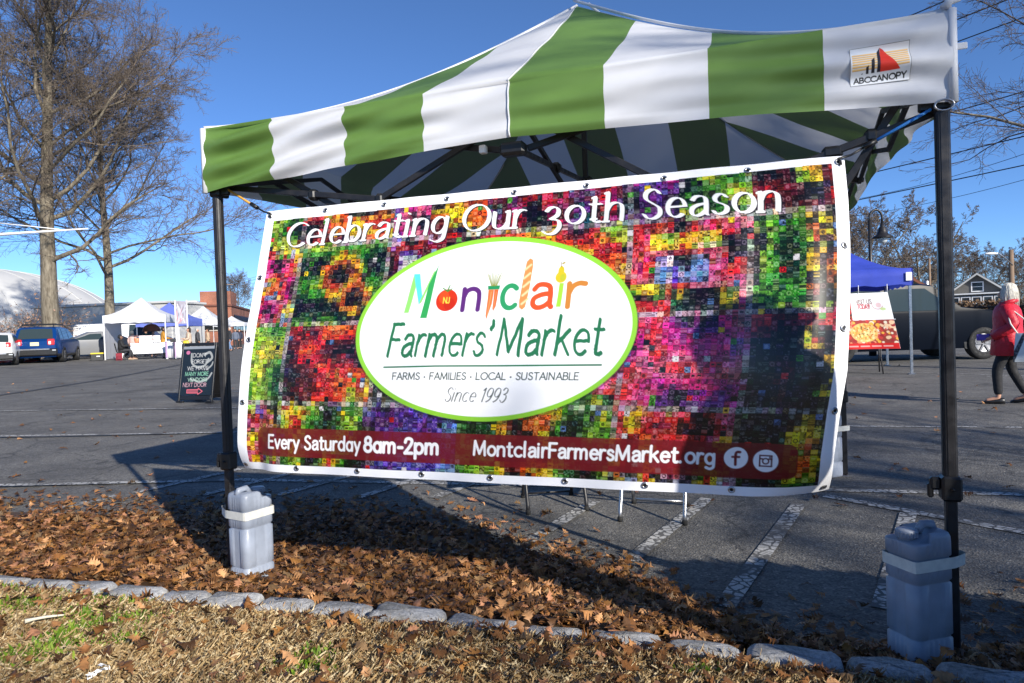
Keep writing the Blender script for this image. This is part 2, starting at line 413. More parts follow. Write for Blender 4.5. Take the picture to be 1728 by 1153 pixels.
def asphalt(t, b):
    tc = N(t, 'ShaderNodeTexCoord')
    def noise(sc_, det=5, rough=.6):
        n = N(t, 'ShaderNodeTexNoise', Scale=sc_, Detail=det, Roughness=rough); t.links.new(tc.outputs['Object'], n.inputs['Vector']); return n.outputs['Fac']
    v = N(t, 'ShaderNodeTexVoronoi', Scale=95.); t.links.new(tc.outputs['Object'], v.inputs['Vector'])
    c1 = ramp(t, v.outputs['Color'], [(.1, (.085, .082, .078)), (.5, (.140, .134, .126)), (.82, (.195, .187, .174)), (1, (.36, .34, .31))])
    c2 = ramp(t, noise(1.3, 6), [(.3, (.62, .62, .63)), (.7, (1.2, 1.19, 1.16))])
    c3 = ramp(t, noise(14, 4), [(.3, (.78, .78, .78)), (.7, (1.16, 1.15, 1.13))])
    m1 = N(t, 'ShaderNodeMix', data_type='RGBA', blend_type='MULTIPLY'); m1.inputs[0].default_value = 1
    t.links.new(c1, m1.inputs[6]); t.links.new(c2, m1.inputs[7])
    m2 = N(t, 'ShaderNodeMix', data_type='RGBA', blend_type='MULTIPLY'); m2.inputs[0].default_value = 1
    t.links.new(m1.outputs[2], m2.inputs[6]); t.links.new(c3, m2.inputs[7])
    st = ramp(t, noise(.5, 3), [(.56, (1, 1, 1)), (.66, (.78, .77, .76))])
    m5 = N(t, 'ShaderNodeMix', data_type='RGBA', blend_type='MULTIPLY'); m5.inputs[0].default_value = 1
    t.links.new(m2.outputs[2], m5.inputs[6]); t.links.new(st, m5.inputs[7]); m2 = m5
    # hairline cracks
    vc = N(t, 'ShaderNodeTexVoronoi', Scale=.55, feature='DISTANCE_TO_EDGE')
    nv = N(t, 'ShaderNodeTexNoise', Scale=3., Detail=5.); t.links.new(tc.outputs['Object'], nv.inputs['Vector'])
    ad = N(t, 'ShaderNodeVectorMath', operation='MULTIPLY_ADD'); ad.inputs[1].default_value = (.5, .5, .5)
    t.links.new(nv.outputs['Color'], ad.inputs[0]); t.links.new(tc.outputs['Object'], ad.inputs[2]); t.links.new(ad.outputs[0], vc.inputs['Vector'])
    cr = ramp(t, vc.outputs['Distance'], [(0, (.35, .35, .36)), (.006, (.5, .5, .5)), (.010, (1, 1, 1))])
    m3 = N(t, 'ShaderNodeMix', data_type='RGBA', blend_type='MULTIPLY'); m3.inputs[0].default_value = .7
    t.links.new(m2.outputs[2], m3.inputs[6]); t.links.new(cr, m3.inputs[7])
    t.links.new(m3.outputs[2], b.inputs['Base Color']); b.inputs['Roughness'].default_value = .85
    bp = N(t, 'ShaderNodeBump', Strength=.7, Distance=.006); t.links.new(v.outputs['Distance'], bp.inputs['Height']); t.links.new(bp.outputs[0], b.inputs['Normal'])
MT['asphalt'] = ground_mat('worn asphalt', asphalt)
def soil(t, b):
    tc = N(t, 'ShaderNodeTexCoord')
    n = N(t, 'ShaderNodeTexNoise', Scale=3., Detail=8., Roughness=.7); t.links.new(tc.outputs['Object'], n.inputs['Vector'])
    n2 = N(t, 'ShaderNodeTexNoise', Scale=60., Detail=4.); t.links.new(tc.outputs['Object'], n2.inputs['Vector'])
    c = ramp(t, n.outputs['Fac'], [(.3, (.17, .11, .06)), (.5, (.27, .195, .11)), (.7, (.38, .29, .17))])
    c2 = ramp(t, n2.outputs['Fac'], [(.3, (.5, .48, .45)), (.7, (1.3, 1.28, 1.2))])
    m = N(t, 'ShaderNodeMix', data_type='RGBA', blend_type='MULTIPLY'); m.inputs[0].default_value = 1
    t.links.new(c, m.inputs[6]); t.links.new(c2, m.inputs[7]); t.links.new(m.outputs[2], b.inputs['Base Color']); b.inputs['Roughness'].default_value = .95
    bp = N(t, 'ShaderNodeBump', Strength=.8, Distance=.02); t.links.new(n2.outputs['Fac'], bp.inputs['Height']); t.links.new(bp.outputs[0], b.inputs['Normal'])
MT['soil'] = ground_mat('dry leafy soil', soil)
def paint_line(t, b):
    tc = N(t, 'ShaderNodeTexCoord')
    nz = N(t, 'ShaderNodeTexNoise', Scale=9., Detail=4.); t.links.new(tc.outputs['Object'], nz.inputs['Vector'])
    ad = N(t, 'ShaderNodeVectorMath', operation='MULTIPLY_ADD'); ad.inputs[1].default_value = (.07, .07, 0)
    t.links.new(nz.outputs['Color'], ad.inputs[0]); t.links.new(tc.outputs['Object'], ad.inputs[2])
    v = N(t, 'ShaderNodeTexVoronoi', Scale=21., feature='DISTANCE_TO_EDGE'); t.links.new(ad.outputs[0], v.inputs['Vector'])
    f = ramp(t, v.outputs['Distance'], [(.075, (0, 0, 0)), (.125, (1, 1, 1))])
    n = N(t, 'ShaderNodeTexNoise', Scale=3., Detail=5., Roughness=.7); t.links.new(tc.outputs['Object'], n.inputs['Vector'])
    g = ramp(t, n.outputs['Fac'], [(.38, (0, 0, 0)), (.50, (1, 1, 1))])
    n3 = N(t, 'ShaderNodeTexNoise', Scale=160., Detail=2.); t.links.new(tc.outputs['Object'], n3.inputs['Vector'])
    wc = ramp(t, n3.outputs['Fac'], [(.3, (.34, .33, .31)), (.6, (.58, .57, .55))])
    mm = N(t, 'ShaderNodeMath', operation='MULTIPLY'); t.links.new(f, mm.inputs[0]); t.links.new(g, mm.inputs[1])
    m = N(t, 'ShaderNodeMix', data_type='RGBA'); t.links.new(mm.outputs[0], m.inputs[0]); m.inputs[6].default_value = (.11, .106, .10, 1); t.links.new(wc, m.inputs[7])
    t.links.new(m.outputs[2], b.inputs['Base Color']); b.inputs['Roughness'].default_value = .8
MT['line'] = ground_mat('cracked white road paint', paint_line)

def build_ground():
    m = MB(); xs = [-1500, -600, -200, -80, -40, -20, -10, -6, 0, 6, 30, 100, 400, 1500]; ys = [-60, 0, 10, 40, 100, 300, 1500]
    zc = lambda x: min(gz(x), 1.6)
    V = [(x, y, zc(x)) for y in ys for x in xs]; n = len(xs)
    m.add(V, [(j*n+i, j*n+i+1, (j+1)*n+i+1, (j+1)*n+i) for j in range(len(ys)-1) for i in range(n-1)])
    tag(m.build('asphalt_lot', MT['asphalt'], loc=(0, 0, 0)), kind='structure')
    # verge: planted strip on the camera side of the kerb
    m = MB(); X = np.linspace(-9, 9, 91); J = 14
    V = []
    for x in X:
        ky = kerb_y(x)-.05
        for j in range(J):
            f = j/(J-1); y = ky-f*f*24
            V.append((x-f*f*3, y, .062+.03*math.sin(x*3.1+y*2)*math.sin(y*4.3+x)*min(1, f*6)+.03*min(1, f*4)))
    m.add(V, [(i*J+j, i*J+j+1, (i+1)*J+j+1, (i+1)*J+j) for i in range(90) for j in range(J-1)], 0, True)
    tag(m.build('grass_verge', MT['soil'], loc=(0, 0, 0)), kind='structure')
    # painted lines
    def line(name, a, b, wdt=.1, z=.004):
        m = MB(); a, b = Vector(a), Vector(b); d = (b-a).normalized(); nn = Vector((-d.y, d.x))*wdt/2
        q = [a-nn, b-nn, b+nn, a+nn]
        m.add([(p.x, p.y, gz(p.x)+z) for p in q], [(0, 1, 2, 3)])
        tag(m.build(name, MT['line'], loc=(0, 0, 0)), kind='structure')
    L = [((-9.5, 5.9), (-2.3, 5.78)), ((-2.3, 5.78), (2.19, 4.74)), ((2.19, 4.74), (4.6, 4.12)), ((-10.5, 9.1), (-3.0, 8.68)), ((3.6, 7.53), (7.6, 6.35)),
         ((2.05, 4.60), (2.95, 3.35)), ((-9.5, 12.2), (-4.6, 11.8)), ((-8, 15.6), (-4.8, 15.1)), ((8.0, 14.6), (9.3, 12.9)), ((8.8, 12.9), (14, 11.6)), ((11, 14.4), (17, 13))]
    for i, (a, b) in enumerate(L): line('painted_line', a, b, .085, .004+.0006*(i % 3))
    H = [((.05, 3.82), (.52, 4.66)), ((.55, 3.45), (1.27, 4.63)), ((.84, 2.85), (1.79, 4.40)), ((1.46, 2.78), (2.33, 4.12))]
    d = Vector((.515, .857))
    for px, py, L_ in ((729, 842, .75), (604, 841, .8), (469, 837, 1.0), (340, 837, 1.2), (225, 833, 1.), (52, 870, .6)):
        a = at(px, py, 1); k = CAM_H/(CAM_H-a.z); g = Vector((a.x*k, a.y*k)); H.append((g, g+d*L_))
    for i, (a, b) in enumerate(H): line('painted_hatching', a, b, .088, .0066)
    # dark tar seam far left
    m = MB(); P = []
    for px, py in ((-40, 680), (60, 665), (160, 649), (240, 634), (300, 622), (360, 612)):
        a = at(px, py, 1); k = CAM_H/(CAM_H-a.z); P.append(Vector((a.x*k, a.y*k, 0)))
    V = []
    for i, p in enumerate(P):
        dd = (P[min(i+1, 5)]-P[max(i-1, 0)]).normalized(); nn = Vector((-dd.y, dd.x, 0))*.1
        for q in (p-nn, p+nn): V.append((q.x, q.y, gz(q.x)+.008))
    m.add(V, [(2*i, 2*i+1, 2*i+3, 2*i+2) for i in range(5)])
    tag(m.build('tar_seam', mat('tar', (.045, .045, .046), .7, noise=.3, nscale=4), loc=(0, 0, 0)), kind='structure')
build_ground()

def stone(t, b):
    tc = N(t, 'ShaderNodeTexCoord')
    n = N(t, 'ShaderNodeTexNoise', Scale=70., Detail=8., Roughness=.75); t.links.new(tc.outputs['Object'], n.inputs['Vector'])
    n2 = N(t, 'ShaderNodeTexNoise', Scale=9., Detail=4.); t.links.new(tc.outputs['Object'], n2.inputs['Vector'])
    c = ramp(t, n.outputs['Fac'], [(.3, (.16, .165, .17)), (.5, (.36, .365, .37)), (.7, (.58, .575, .56))])
    c2 = ramp(t, n2.outputs['Fac'], [(.35, (.72, .68, .6)), (.6, (1.1, 1.1, 1.12))])
    m = N(t, 'ShaderNodeMix', data_type='RGBA', blend_type='MULTIPLY'); m.inputs[0].default_value = 1
    t.links.new(c, m.inputs[6]); t.links.new(c2, m.inputs[7]); t.links.new(m.outputs[2], b.inputs['Base Color']); b.inputs['Roughness'].default_value = .85
    bp = N(t, 'ShaderNodeBump', Strength=.7, Distance=.012); t.links.new(n.outputs['Fac'], bp.inputs['Height']); t.links.new(bp.outputs[0], b.inputs['Normal'])
MT['stone'] = ground_mat('granite', stone)
def build_kerb():
    x = -4.6
    while x < 2.9:
        L = rng.uniform(.23, .31); xm = x+L*.48
        y0, y1 = kerb_y(x), kerb_y(x+L*.956); ang = math.atan2(y1-y0, L*.956)
        hx, hy, hz = (L-.002)/2, rng.uniform(.058, .070), rng.uniform(.12, .14)
        nu, nv = 20, 11; V = []
        ph = [rng.uniform(0, 6) for _ in range(6)]
        for i in range(nv):
            b_ = -math.pi/2+math.pi*i/(nv-1)
            for j in range(nu):
                a_ = 2*math.pi*j/nu
                sp = lambda c, e: math.copysign(abs(c)**e, c)
                vx = sp(math.cos(b_), .22)*sp(math.cos(a_), .20); vy = sp(math.cos(b_), .28)*sp(math.sin(a_), .26); vz = sp(math.sin(b_), .36)
                k = 1+.02*math.sin(vx*4+ph[0])*math.sin(vz*3+ph[1])+.025*math.sin(vy*5+ph[2]+vx*3)+rng.uniform(-.018, .018)
                V.append((vx*hx*(k if abs(vx) < .9 else 1), vy*hy*k, vz*hz*k))
        V = np.array(V)@np.array(Euler((rng.uniform(-.04, .04), rng.uniform(-.025, .025), ang+rng.uniform(-.04, .04))).to_matrix()).T+np.array([xm, (y0+y1)/2, -.028+rng.uniform(-.006, .006)])
        m = MB(); m.add(V, [(i*nu+j, i*nu+(j+1) % nu, (i+1)*nu+(j+1) % nu, (i+1)*nu+j) for i in range(nv-1) for j in range(nu)], 0, True)
        tag(m.build('kerb_stone', MT['stone']), 'rough grey granite block set in the row edging the leafy verge', 'kerb stone', 'granite blocks of the kerb')
        x += L*.956
build_kerb()

# ------------------------------------------------------------------ the striped canopy
TFL = Vector((-1.399, 3.328, 0)); TYAW = -.337; TS = 3.05
TEX = Vector((math.cos(TYAW), math.sin(TYAW), 0)); TEY = Vector((-TEX.y, TEX.x, 0))
def T(s, t, z): return TFL+TEX*s+TEY*t+Vector((0, 0, z))
def build_tent():
    ZE, ZP, HALF = 2.185, 3.15, TS/2
    PK = (-.07, .0)
    root = thing('canopy_tent', T(HALF, HALF, 0), 'green and white striped pop up canopy carrying the big banner', 'canopy tent')
    nst, ncs, nrv, nrr = 8, 10, 32, 18
    nc = nst*ncs
    def voff(s, f, side=0):                                     # how far the hanging valance billows out
        o = -.012*math.sin(math.pi*f)
        el, er = math.exp(-s/.8), math.exp(-(TS-s)/.5)
        g = f-.50*s-.10
        o += .030*el*math.sin(17*g+1.6*math.sin(3*s+1))*min(1, s*7)*(1-f*.3)
        o += .016*er*math.sin(19*f+5*s)*min(1, (TS-s)*9)
        o += .008*math.sin(3.3*s+7*f+side)*math.sin(2.1*s-5*f)+.0035*math.sin(11*s-9*f)*math.sin(5*f+2*s)
        o += .024*math.exp(-((f-.32-.22*math.sin(2.2*s))/.15)**2)*math.sin(math.pi*min(1, s/1.4))*(1 if s < 1.5 else .6)
        return o-(.0025 if f < .14 else 0)
    wide = lambda a, b: (a*1.0095-.024, HALF+(b-HALF)*1.0155)   # the cloth reaches a little past the legs
    def panel_pts(side):
        V = []
        for r in range(nrv+nrr+1):
            for c in range(nc+1):
                s = TS*c/nc; dc = abs(s-HALF)/HALF; cl = min(s, TS-s)
                if r < nrv:                                     # valance, from its hem up to the eave
                    f = r/nrv; zb = 1.882+.075*(1-dc)**.8; z = zb+(ZE-zb)*f
                    o = voff(s, f, side)
                    t = o
                else:
                    q = (r-nrv)/nrr; tm = cl; t = tm*q; qq = t/HALF
                    wd = abs(s-HALF)/max(1e-6, HALF-t) if HALF-t > 1e-6 else 0
                    z = ZE+(ZP-ZE)*qq-.125*math.sin(math.pi*min(1, qq**.85))*wd**2-.035*math.sin(math.pi*qq)*(1-wd)*0
                    z -= .03*math.sin(math.pi*q)*math.sin(math.pi*2*min(s, TS-s)/TS)*math.sin(math.pi*wd)
                    z += .008*math.sin(5*s+3*side+6*t)*math.sin(7*t+2)*min(1, q*4)*(1-wd**4)
                    s_ = s+PK[0]*qq**2*(1 if side == 0 else 0); s = s_
                V.append((s, t, z))
        return V
    m = MB(); W = nc+1
    fr = [lambda s, t: (s, t), lambda s, t: (TS-t, s), lambda s, t: (TS-s, TS-t), lambda s, t: (t, TS-s)]
    for side in range(4):
        V = []
        for s, t, z in panel_pts(side):
            a, b = fr[side](s, t)
            if side != 0:
                qq = max(0, (z-ZE)/(ZP-ZE)) if t > .02 else 0
                a += PK[0]*min(1, t/HALF)**2
            V.append(T(*wide(a, b), z))
        F = {0: [], 1: []}
        b0 = m.n; m.add(V, [], 0)
        for r in range(nrv+nrr):
            for c in range(nc):
                mi = 0 if (c//ncs) % 2 == 0 else 1
                i = r*W+c; f = (b0+i, b0+i+1, b0+i+W+1, b0+i+W)
                m.f.append(f); m.m.append(mi); m.sm.append(True)
    cv = m.build('canopy', [MT['green_fab'], MT['white_fab']], root)
    # white piping along the hips and corners, centre seam
    p = MB()
    P0 = panel_pts(0)
    hipL = [P0[(nrv+r)*W+c] for r, c in [(nrr, c) for c in range(0, nc//2+1)]]
    def hp(side, mirror):
        out = []
        for s, t, z in hipL:
            a, b = fr[side](s, t); a += 0 if side == 0 else PK[0]*min(1, t/HALF)**2
            out.append(T(*wide(a, b), z+.004))
        return out
    for side in range(4):
        p.tube(hp(side, 0), .009, 6)
        a, b = fr[side](0, 0); p.tube([T(*wide(a, b), z)+(T(a, b, 0)-T(HALF, HALF, 0)).normalized()*.004 for z in (1.88, 2.0, ZE)], .014, 6)
    seam = [P0[r*W+nc//2] for r in range(0, nrv+nrr+1)]
    p.tube([T(*wide(s-.004, t-.003), z+.001) for s, t, z in seam], .0035, 4)
    p.build('piping', MT['white_fab'], cv)
    # maker's patch on the front valance
    cvs = Canvas(.182, .128, .0011, (.90, .91, .92))
    cvs.a[0:2] = s2l((.5, .5, .5)); cvs.a[-2:] = s2l((.5, .5, .5)); cvs.a[:, 0:2] = s2l((.5, .5, .5)); cvs.a[:, -2:] = s2l((.5, .5, .5))
    for i in range(7):
        y = .024+i*.0085; cvs.poly([(.006, y), (.176, y), (.176, y+.0058), (.006, y+.0058)], (.96, .80, .52)); cvs.poly([(.006, y+.0045), (.176, y+.0045), (.176, y+.0062), (.006, y+.0062)], (.76, .53, .22))
    cvs.poly([(.033, .092), (.038, .087), (.038, .092)], (.12, .12, .16)); cvs.poly([(.048, .092), (.048, .074), (.056, .068), (.056, .092)], (.12, .12, .16)); cvs.poly([(.064, .092), (.064, .052), (.074, .042), (.074, .092)], (.12, .12, .16))
    cvs.poly([(.081, .092), (.083, .022), (.092, .008), (.093, .092)], (.10, .11, .18)); cvs.poly([(.091, .092), (.0925, .009), (.102, .016), (.150, .092)], (.88, .20, .13))
    cvs.text('ABCCANOPY', .012, .118, .0165, .0042, (.12, .13, .14), .160)
    s0 = 2.752; z0 = 2.102
    def PP(U, V):
        return np.array([T(s0+u, -.0236+1.0155*voff((s0+u+.024)/1.0095, max(0, min(1, (z0-v-1.895)/.285)))-.0045, z0-v) for u, v in zip(U, V)])
    cvs.sheet('maker_patch', PP, MT['print_matte'], cv)
    # legs
    for i, (a, b) in enumerate(((0, 0), (TS, 0), (TS, TS), (0, TS))):
        da = .09 if a == 0 else -.09; db = .11 if b == 0 else -.11
        g = MB(); A = T(a-(.016 if a else 0), b+db*.2, 0)
        gx = TEX; rot = Matrix((TEX, TEY, Vector((0, 0, 1)))).transposed()
        g.box(A+Vector((0, 0, 1.35)), (.040, .040, 1.5), .006, rot)
        for sx in (-1, 1): g.box(A+TEX*sx*.0208+Vector((0, 0, 1.35)), (.003, .020, 1.49), .001, rot); g.box(A+TEY*sx*.0208+Vector((0, 0, 1.35)), (.020, .003, 1.49), .001, rot)
        g.box(A+Vector((0, 0, .32)), (.035, .035, .62), .004, rot)
        leg = g.build('leg', MT['steel_dark'], root)
        c = MB(); c.box(A+Vector((0, 0, .595)), (.062, .062, .085), .008, rot); c.box(A-TEX*.045+Vector((0, 0, .61)), (.035, .03, .045), .008, rot); c.box(A-TEX*.06+Vector((0, 0, .585)), (.018, .02, .05), .005, rot)
        c.box(A-TEY*.034+Vector((0, 0, .595)), (.012, .012, .012), .004, rot)
        c.build('height_clamp', MT['black'], leg)
        c = MB(); c.box(A+Vector((0, 0, 1.895)), (.058, .058, .06), .008, rot); c.box(A+TEX*math.copysign(.045, da)+Vector((0, 0, 1.895)), (.05, .026, .05), .006, rot); c.box(A+TEY*math.copysign(.045, db)+Vector((0, 0, 1.895)), (.026, .05, .05), .006, rot)
        c.build('slider', MT['black'], leg)
        c = MB(); c.box(A+Vector((0, 0, 2.10)), (.056, .056, .06), .008, rot); c.build('top_bracket', MT['black'], leg)
        c = MB(); c.box(A+Vector((0, 0, .004))+TEX*da*.4, (.11, .09, .008), .003, rot); c.build('foot_plate', MT['metal'], leg)
    # scissor truss bars and the centre hub
    def bar(p0, p1, wdt=.026, h=.018):
        g = MB(); g.sqbar(p0, p1, h, wdt); g.build('truss_bar', MT['steel_dark'], root)
    def joint(p, d=(.045, .05, .05)):
        g = MB(); g.box(p, d, .012, TYAW); g.build('truss_joint', MT['black'], root)
    bar(T(.03, .06, 1.915), T(.86, .06, 1.783)); bar(T(.12, .085, 2.075), T(.92, .085, 1.59)); joint(T(.51, .07, 1.836)); joint(T(.86, .07, 1.783))
    bar(T(3.03, .06, 1.878), T(2.25, .06, 1.64)); bar(T(2.96, .085, 2.0), T(2.72, .085, 1.63)); joint(T(2.826, .07, 1.82)); joint(T(2.70, .07, 1.777), (.07, .045, .045))
    bar(T(.86, .06, 1.783), T(1.48, .06, 2.06)); bar(T(.80, .085, 2.06), T(1.50, .085, 1.926)); bar(T(1.56, .06, 1.926), T(2.25, .06, 2.07)); bar(T(1.56, .085, 2.06), T(2.25, .085, 1.64))
    joint(T(1.50, .05, 1.926), (.11, .06, .055))
    w_ = MB(); w_.box(T(1.37, .04, 1.938), (.03, .03, .034), .004, TYAW); w_.build('truss_clip', MT['white'], root)
    hub = T(1.47, 1.5, 2.07)
    for side in range(4):
        q = lambda s, t, z: T(*fr[side](s, t), z)
        bar(q(1.514, .05, 1.926), hub, .024); bar(q(1.5, .05, 2.12), T(1.47, 1.5, 1.80) if side else q(1.49, 1.40, 1.80), .024); joint(q(1.50, .72, 1.99))
        if side:
            for a, b in ((0, 1), (1, 0)):
                for k in range(2):
                    s0_, s1_ = .04+k*.74, .78+k*.74
                    for (sa, sb) in ((s0_, s1_), (TS-s0_, TS-s1_)):
                        z0_, z1_ = (1.95, 1.80) if a == 0 else (1.80, 1.97)
                        if k: z0_, z1_ = z1_, z0_
                        bar(q(sa, .05+.02*a, z0_+.12), q(sb, .05+.02*a, z1_+.12), .022)
    g = MB(); g.box((hub+Vector((0, 0, .5))), (.03, .03, 1.02), .005, TYAW); g.build('centre_post', MT['steel_dark'], root)
    joint(hub, (.09, .09, .05))
    g = MB(); g.box(T(TS+.028, -.024, 2.06), (.045, .006, .022), .002, TYAW); g.build('strap_tab', MT['white_fab'], root)
    g = MB(); g.tube([T(TS-.022+.028*math.cos(a), -.040, 1.872+.018*math.sin(a)) for a in np.linspace(0, 6.283, 15)], .0035, 6, cap=False); g.build('corner_ring', MT['metal'], root)
    g = MB(); g.tube([T(TS-.01, -.02, 2.19), T(TS+.005, -.024, 2.213), T(TS+.035, -.02, 2.210)], [.02, .014, .003], 6); g.build('corner_tab', MT['white_fab'], root)
    return root
tent = build_tent()

# ------------------------------------------------------------------ water jugs taped to the legs
def jug(c, yaw, label, H=.465, wx=.165, wy=.140, tape_to=None, rot180=False):
    root = thing('water_jug', c, label, 'water jug', 'grey water jugs weighing down the canopy legs')
    def outline(hx, hy, r_):
        o = []
        for cx, cy, a0, dx, dy, L in ((1, -1, -90, 0, 1, hy), (1, 1, 0, -1, 0, hx), (-1, 1, 90, 0, -1, hy), (-1, -1, 180, 1, 0, hx)):
            for k in range(4): a = R(a0+90*k/4); o.append((cx*(hx-r_)+r_*math.cos(a), cy*(hy-r_)+r_*math.sin(a), None))
            for k in range(20): f = k/20; q = 2*(L-r_)*f; o.append((cx*(hx if dy else hx-r_)+dx*q, cy*(hy if dx else hy-r_)+dy*q, 2*f-1))
        return o
    OUT = outline(wx/2, wy/2, .026); n = len(OUT)
    zs = [0, .006, .02, .098, .103, .109, .114, .27, .275, .281, .286, .345, .35, .356, .36, .40, .416, .428, .434]
    rings = []
    for z in zs:
        zz = z/.435*H
        k = 1
        if z in (.103, .109, .275, .281, .35, .356): k = .925
        if z == 0: k = .93
        if z == .006: k = .97
        if z == .416: k = .985
        if z == .428: k = .93
        if z == .434: k = .80
        rg = []
        for j in range(n):
            x, y, u = OUT[j]; kk = k; u = 9 if u is None else u
            if z in (.02, .098, .286, .345, .36, .40) and abs(u) < .68 and int((u+1)*10+.5) % 4 < 2: kk -= .024
            if z in (.114, .27) and abs(u) < .58: kk -= .055
            sh = .032*max(0, (z-.40)/.035) if (x > .012) else 0
            rg.append(Vector((x*kk, y*kk, zz-sh)))
        rings.append(rg)
    m = MB(); m.rings(rings, 0, True)
    X = Matrix.Translation(c)@Matrix.Rotation(yaw, 4, 'Z')
    b = m.build('jug_body', MT['jug'], root, xf=X)
    g = MB(); g.lathe([(.027, 0), (.027, .012), (.033, .013), (.033, .034), (.030, .038), (.0, .038)][:5]+[(.012, .0385)], (.045, .0, H-.035), 28)
    for j in range(20):
        a = 2*math.pi*j/20; g.box((.045+.0335*math.cos(a), .0335*math.sin(a), H-.012), (.004, .004, .018), .001, a)
    g.build('cap', MT['jug'], root, xf=X)
    # handle bridge along the rear of the top
    g = MB(); g.tube([(-.068, .0, H-.012), (-.06, 0, H+.008), (-.02, 0, H+.012), (.0, 0, H-.012)], .014, 8); g.build('handle', MT['jug'], root, xf=X)
    if tape_to is not None:
        zt = .337/.435*H; g = MB(); pts = []
        loc = (Matrix.Rotation(-yaw, 4, 'Z')@(Vector(tape_to)-Vector(c)))
        hx, hy = wx/2*1.0+.0025, wy/2*1.0+.0025
        cor = [(-hx, -hy), (hx, -hy), (hx, hy), (-hx, hy)]
        P = [Vector((x, y, 0)) for x, y in cor]+[Vector((loc.x+dx, loc.y+dy, 0)) for dx in (-.03, .03) for dy in (-.03, .03)]
        # convex wrap of jug and leg
        P.sort(key=lambda p: (p.x, p.y))
        def half(pp):
            h = []
            for p in pp:
                while len(h) > 1 and (h[-1]-h[-2]).cross(p-h[-2]).z <= 0: h.pop()
                h.append(p)
            return h
        hull = half(P)[:-1]+half(P[::-1])[:-1]
        sm_ = []
        for i, p in enumerate(hull):
            pr, nx_ = hull[i-1], hull[(i+1) % len(hull)]
            r_ = min(.014, (p-pr).length*.4, (nx_-p).length*.4)
            a, b2 = p+(pr-p).normalized()*r_, p+(nx_-p).normalized()*r_
            for f in (0, .5, 1): sm_.append((a*(1-f)+p*f)*(1-f)+(p*(1-f)+b2*f)*f)
        V = [(p.x, p.y, zt-.019) for p in sm_]+[(p.x, p.y, zt+.019) for p in sm_]; k = len(sm_)
        g.add(V, [(i, (i+1) % k, k+(i+1) % k, k+i) for i in range(k)])
        g.build('tape_strap', MT['tape'], root, xf=X)
    return root
jug(T(.135, .0, .0), R(58), 'grey water jug half lit beside the left front leg, standing in leaves', tape_to=T(0, .022, 0))
jug(T(TS-.128, -.03, .0), R(196), 'grey water jug in shade against the right front leg near the kerb', tape_to=T(TS-.016, .022, 0))
jug(T(TS-.13, TS-.03, .0), R(110), 'pale water jug behind the banner at the right rear leg', tape_to=T(TS-.016, TS-.022, 0))
# ------------------------------------------------------------------ the printed banner
BW, BH = 2.44, 1.22
BT = np.array([[.298, 1.769, 2.732, 1.75], [.313, 1.612, 2.735, 1.59], [.323, 1.462, 2.732, 1.437], [.319, 1.318, 2.724, 1.291], [.307, 1.177, 2.714, 1.15],
               [.29, 1.037, 2.703, 1.01], [.274, .894, 2.678, .872], [.254, .749, 2.657, .73], [.233, .601, 2.648, .584]])
def banner_pt(U, V, lift=0.):
    U = np.asarray(U, float); V = np.asarray(V, float); u = U/BW; w = V/BH; k = np.linspace(0, 1, 9)
    t = [np.interp(w, k, BT[:, i]) for i in range(4)]
    s = t[0]+(t[2]-t[0])*u; z = t[1]+(t[3]-t[1])*u
    off = -(.19*w+.10*np.sin(np.pi*w))
    off += .016*np.exp(-((U-.11)/.05)**2)*w-.024*np.exp(-((U-2.06)/.07)**2)*np.sin(np.pi*w)**.7-.018*np.exp(-((U-2.30)/.06)**2)*np.sin(np.pi*w)**.6
    off += .005*np.sin(U*5.1+w*2.0)*np.sin(np.pi*np.clip(w*1.1, 0, 1))+.0035*np.sin(U*13+1)*w
    off += .004*np.cos(U*2*np.pi/.305)*np.exp(-w/.08)          # small swags between the top eyelets
    e = np.clip((U-2.395)/.045, 0, 1); off += .028*e**1.6*(.35+.65*np.sin(np.pi*np.clip(w, .0, 1))+.12*np.sin(9*w))
    cr = np.clip((u-.88)/.12, 0, 1)*np.clip((w-.86)/.14, 0, 1); off += .10*cr**2; z = z+.012*cr**2
    cl = np.clip((.1-u)/.1, 0, 1)*np.clip((w-.88)/.12, 0, 1); off += .05*cl**2
    off -= lift
    return np.stack([TFL.x+TEX.x*s+TEY.x*off, TFL.y+TEX.y*s+TEY.y*off, z], -1)
